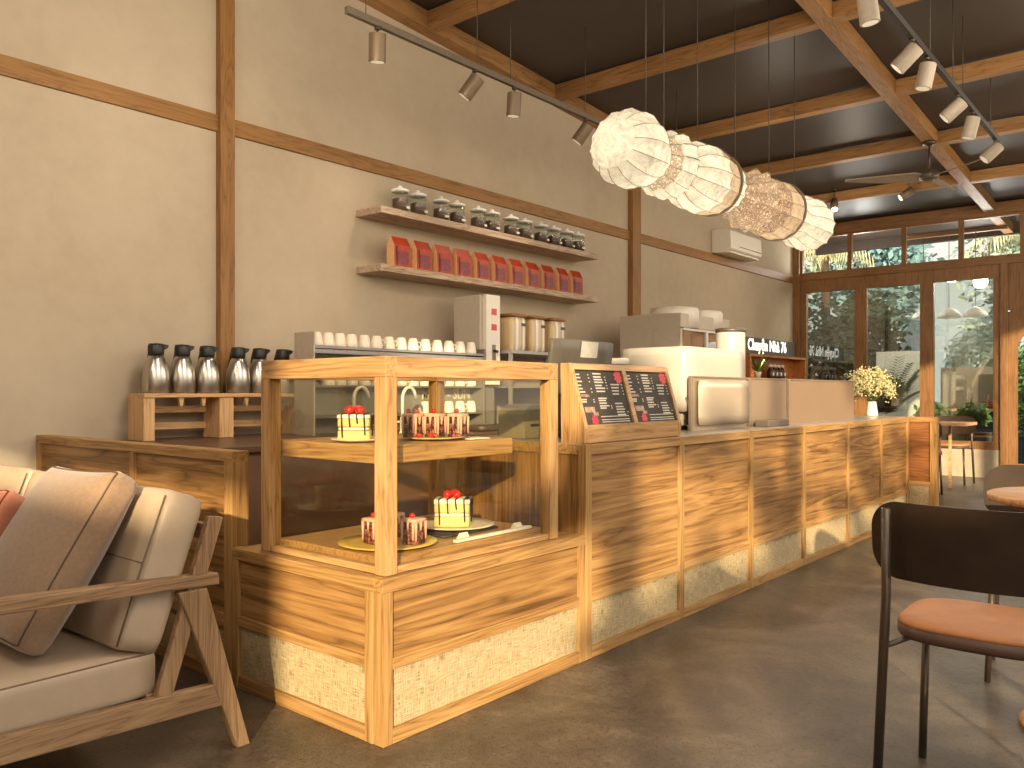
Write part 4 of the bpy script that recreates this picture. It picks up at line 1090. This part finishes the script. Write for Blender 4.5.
MB().lathe([(0, .16), (.4, .22), (.42, .2), (.38, .19), (.38, .001)], (-4.8, 17.0, .4), 20).build('pot', plain('grey_pot', (110, 104, 96), .7), p)
m = MB(); rr = random.Random(9)
for k in range(44):
    a = rr.uniform(0, 6.28); up = rr.uniform(1.0, 3.5); Lf = rr.uniform(.8, 1.4)
    d = Vector((math.cos(a), math.sin(a), up)).normalized(); base = Vector((-4.8, 17.0, .85))
    for jn in range(4, 22):
        t_ = jn/21; q = base+d*Lf*t_+Vector((0, 0, -.3*t_*t_*Lf*(1/up)))
        for sg in (-1, 1):
            sd = Vector((-math.sin(a), math.cos(a), 0))*sg
            leafmesh(m, q, sd+d*.7, .3*(1-.5*abs(t_-.5)), .034, 3, .35)
B(-5.05, 16.75, -.12, -4.55, 17.25, .4).build('plinth', plain('grey_pot', (110, 104, 96), .7), p)
m.build('leaves', plain('palm_green', (66, 104, 62), .5, var=.35, scale=6), p, fix=False)
for i, (x, y, lab) in enumerate(((-3.72, 16.1, 'low bright green bush outside by the window post'), (-3.1, 16.1, 'low green bush outside behind the far table'))):
    tag(crown((x, y, 1.02), (.25, .22, .2), 900, 30+i, .12, .2).build('bush', LEAFS[3], None, fix=False), lab, 'bush', 'low bushes outside the windows')
    b_ = MB().box(x-.27, y-.25, -.12, x+.27, y+.25, .7).build('planter', plain('planter_grey', (100, 92, 80), .8)); tag(b_, ['grey planter box under the bush by the window post', 'grey planter box under the bush behind the far table'][i], 'planter', 'planters outside')
# terrace bar seen through the window beside the door
dl = thing('reflection_dome', '', 'pendant lamp', (0, 0, 0), 'white domes standing in for lantern reflections')  # white domes added in place of lantern reflections in the pane
MB().lathe([(0, .2), (.05, .19), (.12, .14), (.17, .05), (.18, .012)], (0, 0, 0), 24).lathe([(.0, .19), (.005, 0.001)], (0, 0, 0), 24).build('shade', plain('white_dome', (240, 236, 226), .5, emit=.25), dl)
MB().cyl((0, 0, .18), (0, 0, 1.48), .006, 6).build('cord', WIRE, dl)
for i, (x, y) in enumerate(((-3.92, 16.3), (-3.5, 16.3), (-3.08, 16.3))):
    lab = 'white dome outside, standing in for a lantern reflection, ' + ('on the side of the wide post', 'the middle of three', 'on the side of the door')[i]
    if i == 0: dl.location = (x, y, 2.72); dl['label'] = lab
    else: dup(dl, (x, y, 2.72), lab)
struct('trim_41', B(-4.2, 16.25, 4.2, -2.6, 16.35, 4.26), doorw('X'))
struct('wall_terrace', B(-4.15, 18.6, -.12, -2.4, 18.7, 1.9), plain('terrace_wall', (168, 150, 122), .9))
p = thing('terrace_bar', 'dark terrace bar with lit bottle shelf outside the window beside the door', 'bar', (-3.2, 18.3, 0))
B(-3.75, 18.2, -.12, -2.6, 18.5, 1.02).build('body', plain('bar_blue', (30, 54, 70), .5, var=.4, scale=9), p)
B(-3.85, 18.1, 1.02, -2.5, 18.55, 1.07).build('top', tw, p)
B(-3.45, 18.52, 1.07, -2.75, 18.58, 1.75).build('back_panel', plain('dark_cupboard', (66, 58, 32), .6), p)
m = MB(); rr = random.Random(4)
for x in (-3.25, -3.15, -3.02, -2.9, -2.8):
    tag(MB().lathe([(0, .035), (.15, .035), (.2, .014), (.27, .012)], (x, 18.35, 1.072), 12).build('bottle', plain('amber_bottle', (150, 74, 34), .2)), 'amber bottle standing on the terrace bar outside', 'bottle', 'bottles on the terrace bar')

# trees behind the photographer that throw the dappled shade
for i, (x, y, z, rd, nn, lab) in enumerate(((2.5, -9.2, 3.6, (1.0, 1., 1.5), 46, 'garden tree in front of the pavilion, on the terrace side'), (6.2, -6.0, 4.6, (1.1, 1.1, 1.7), 46, 'garden tree beside the pavilion corner'),
                                         (7.0, -3.2, 4.8, (1.1, 1.2, 1.7), 46, 'garden tree beside the open side of the pavilion'), (7.4, -.2, 4.8, (1.1, 1.2, 1.6), 46, 'garden tree further along the open side of the pavilion'), (0.2, -9.6, 3.6, (.9, .8, 1.3), 40, 'slim garden tree in front of the pavilion'))):
    tree(x, y, z, rd, nn, 60+i, 3, lab, .75, 'trees shading the pavilion')

# ================================================================== LIGHT, WORLD, CAMERA
w = bpy.data.worlds.new('World'); SC.world = w; w.use_nodes = True
nt = w.node_tree; bgn = nt.nodes['Background']
tc = nt.nodes.new('ShaderNodeTexCoord'); sp = nt.nodes.new('ShaderNodeSeparateXYZ'); rp = nt.nodes.new('ShaderNodeValToRGB')
nt.links.new(tc.outputs['Generated'], sp.inputs[0]); nt.links.new(sp.outputs[2], rp.inputs[0]); nt.links.new(rp.outputs[0], bgn.inputs[0])
e = rp.color_ramp.elements; e[0].position = 0; e[0].color = (1, .84, .66, 1); e[1].position = .5; e[1].color = (.74, .82, .9, 1)
bgn.inputs[1].default_value = 1.35
S = bpy.data.lights.new('sun', 'SUN'); S.energy = 8; S.color = (1, .82, .54); S.angle = R(.9)
so = bpy.data.objects.new('sun', S); COL.objects.link(so); aim(so, (-.6, .75, -.28))
for y in (-2, 2.5, 7, 11.5):  # unseen fill lights added over the room, without fixtures
    L = bpy.data.lights.new('room_fill', 'POINT'); L.energy = 250; L.color = (1, .88, .72); L.shadow_soft_size = 1.3
    o = bpy.data.objects.new('room_fill', L); COL.objects.link(o); o.location = (0, y, 3.8)
for y, z_, e_ in ((.3, 3.2, 75), (2.9, 3.2, 75), (9.5, 3.9, 14), (12.3, 3.75, 24)):  # added fill lights in mid-air over the bar, to even out the wall
    L = bpy.data.lights.new('bar_fill', 'POINT'); L.energy = e_; L.color = (1, .88, .7); L.shadow_soft_size = .15
    o = bpy.data.objects.new('bar_fill', L); COL.objects.link(o); o.location = (-3.9, y, z_)
for (x, y, z, e_) in ((-5.0, 16.0, 3.7, 110), (-3.2, 17.3, 3.4, 130), (-2.2, 16.4, 3.0, 60)):  # added fill lights that brighten the palm and panel outside
    L = bpy.data.lights.new('terrace_fill', 'POINT'); L.energy = e_; L.color = (1, .93, .82); L.shadow_soft_size = .3
    o = bpy.data.objects.new('terrace_fill', L); COL.objects.link(o); o.location = (x, y, z)
cam = bpy.data.cameras.new('camera'); co = bpy.data.objects.new('camera', cam); COL.objects.link(co)
co.location = (0, 0, 1.4); co.rotation_euler = (R(90), 0, R(40.03))
cam.sensor_width = 36; cam.lens = 36*825/1024; cam.shift_y = 8/1024; cam.clip_start = .05
SC.camera = co
SC.view_settings.view_transform = 'Standard'
SC.view_settings.exposure = 0.12
SC.cycles.use_denoising = True
SC.cycles.max_bounces = 10; SC.cycles.transparent_max_bounces = 16; SC.cycles.caustics_reflective = False; SC.cycles.caustics_refractive = False
SC.cycles.sample_clamp_indirect = 6
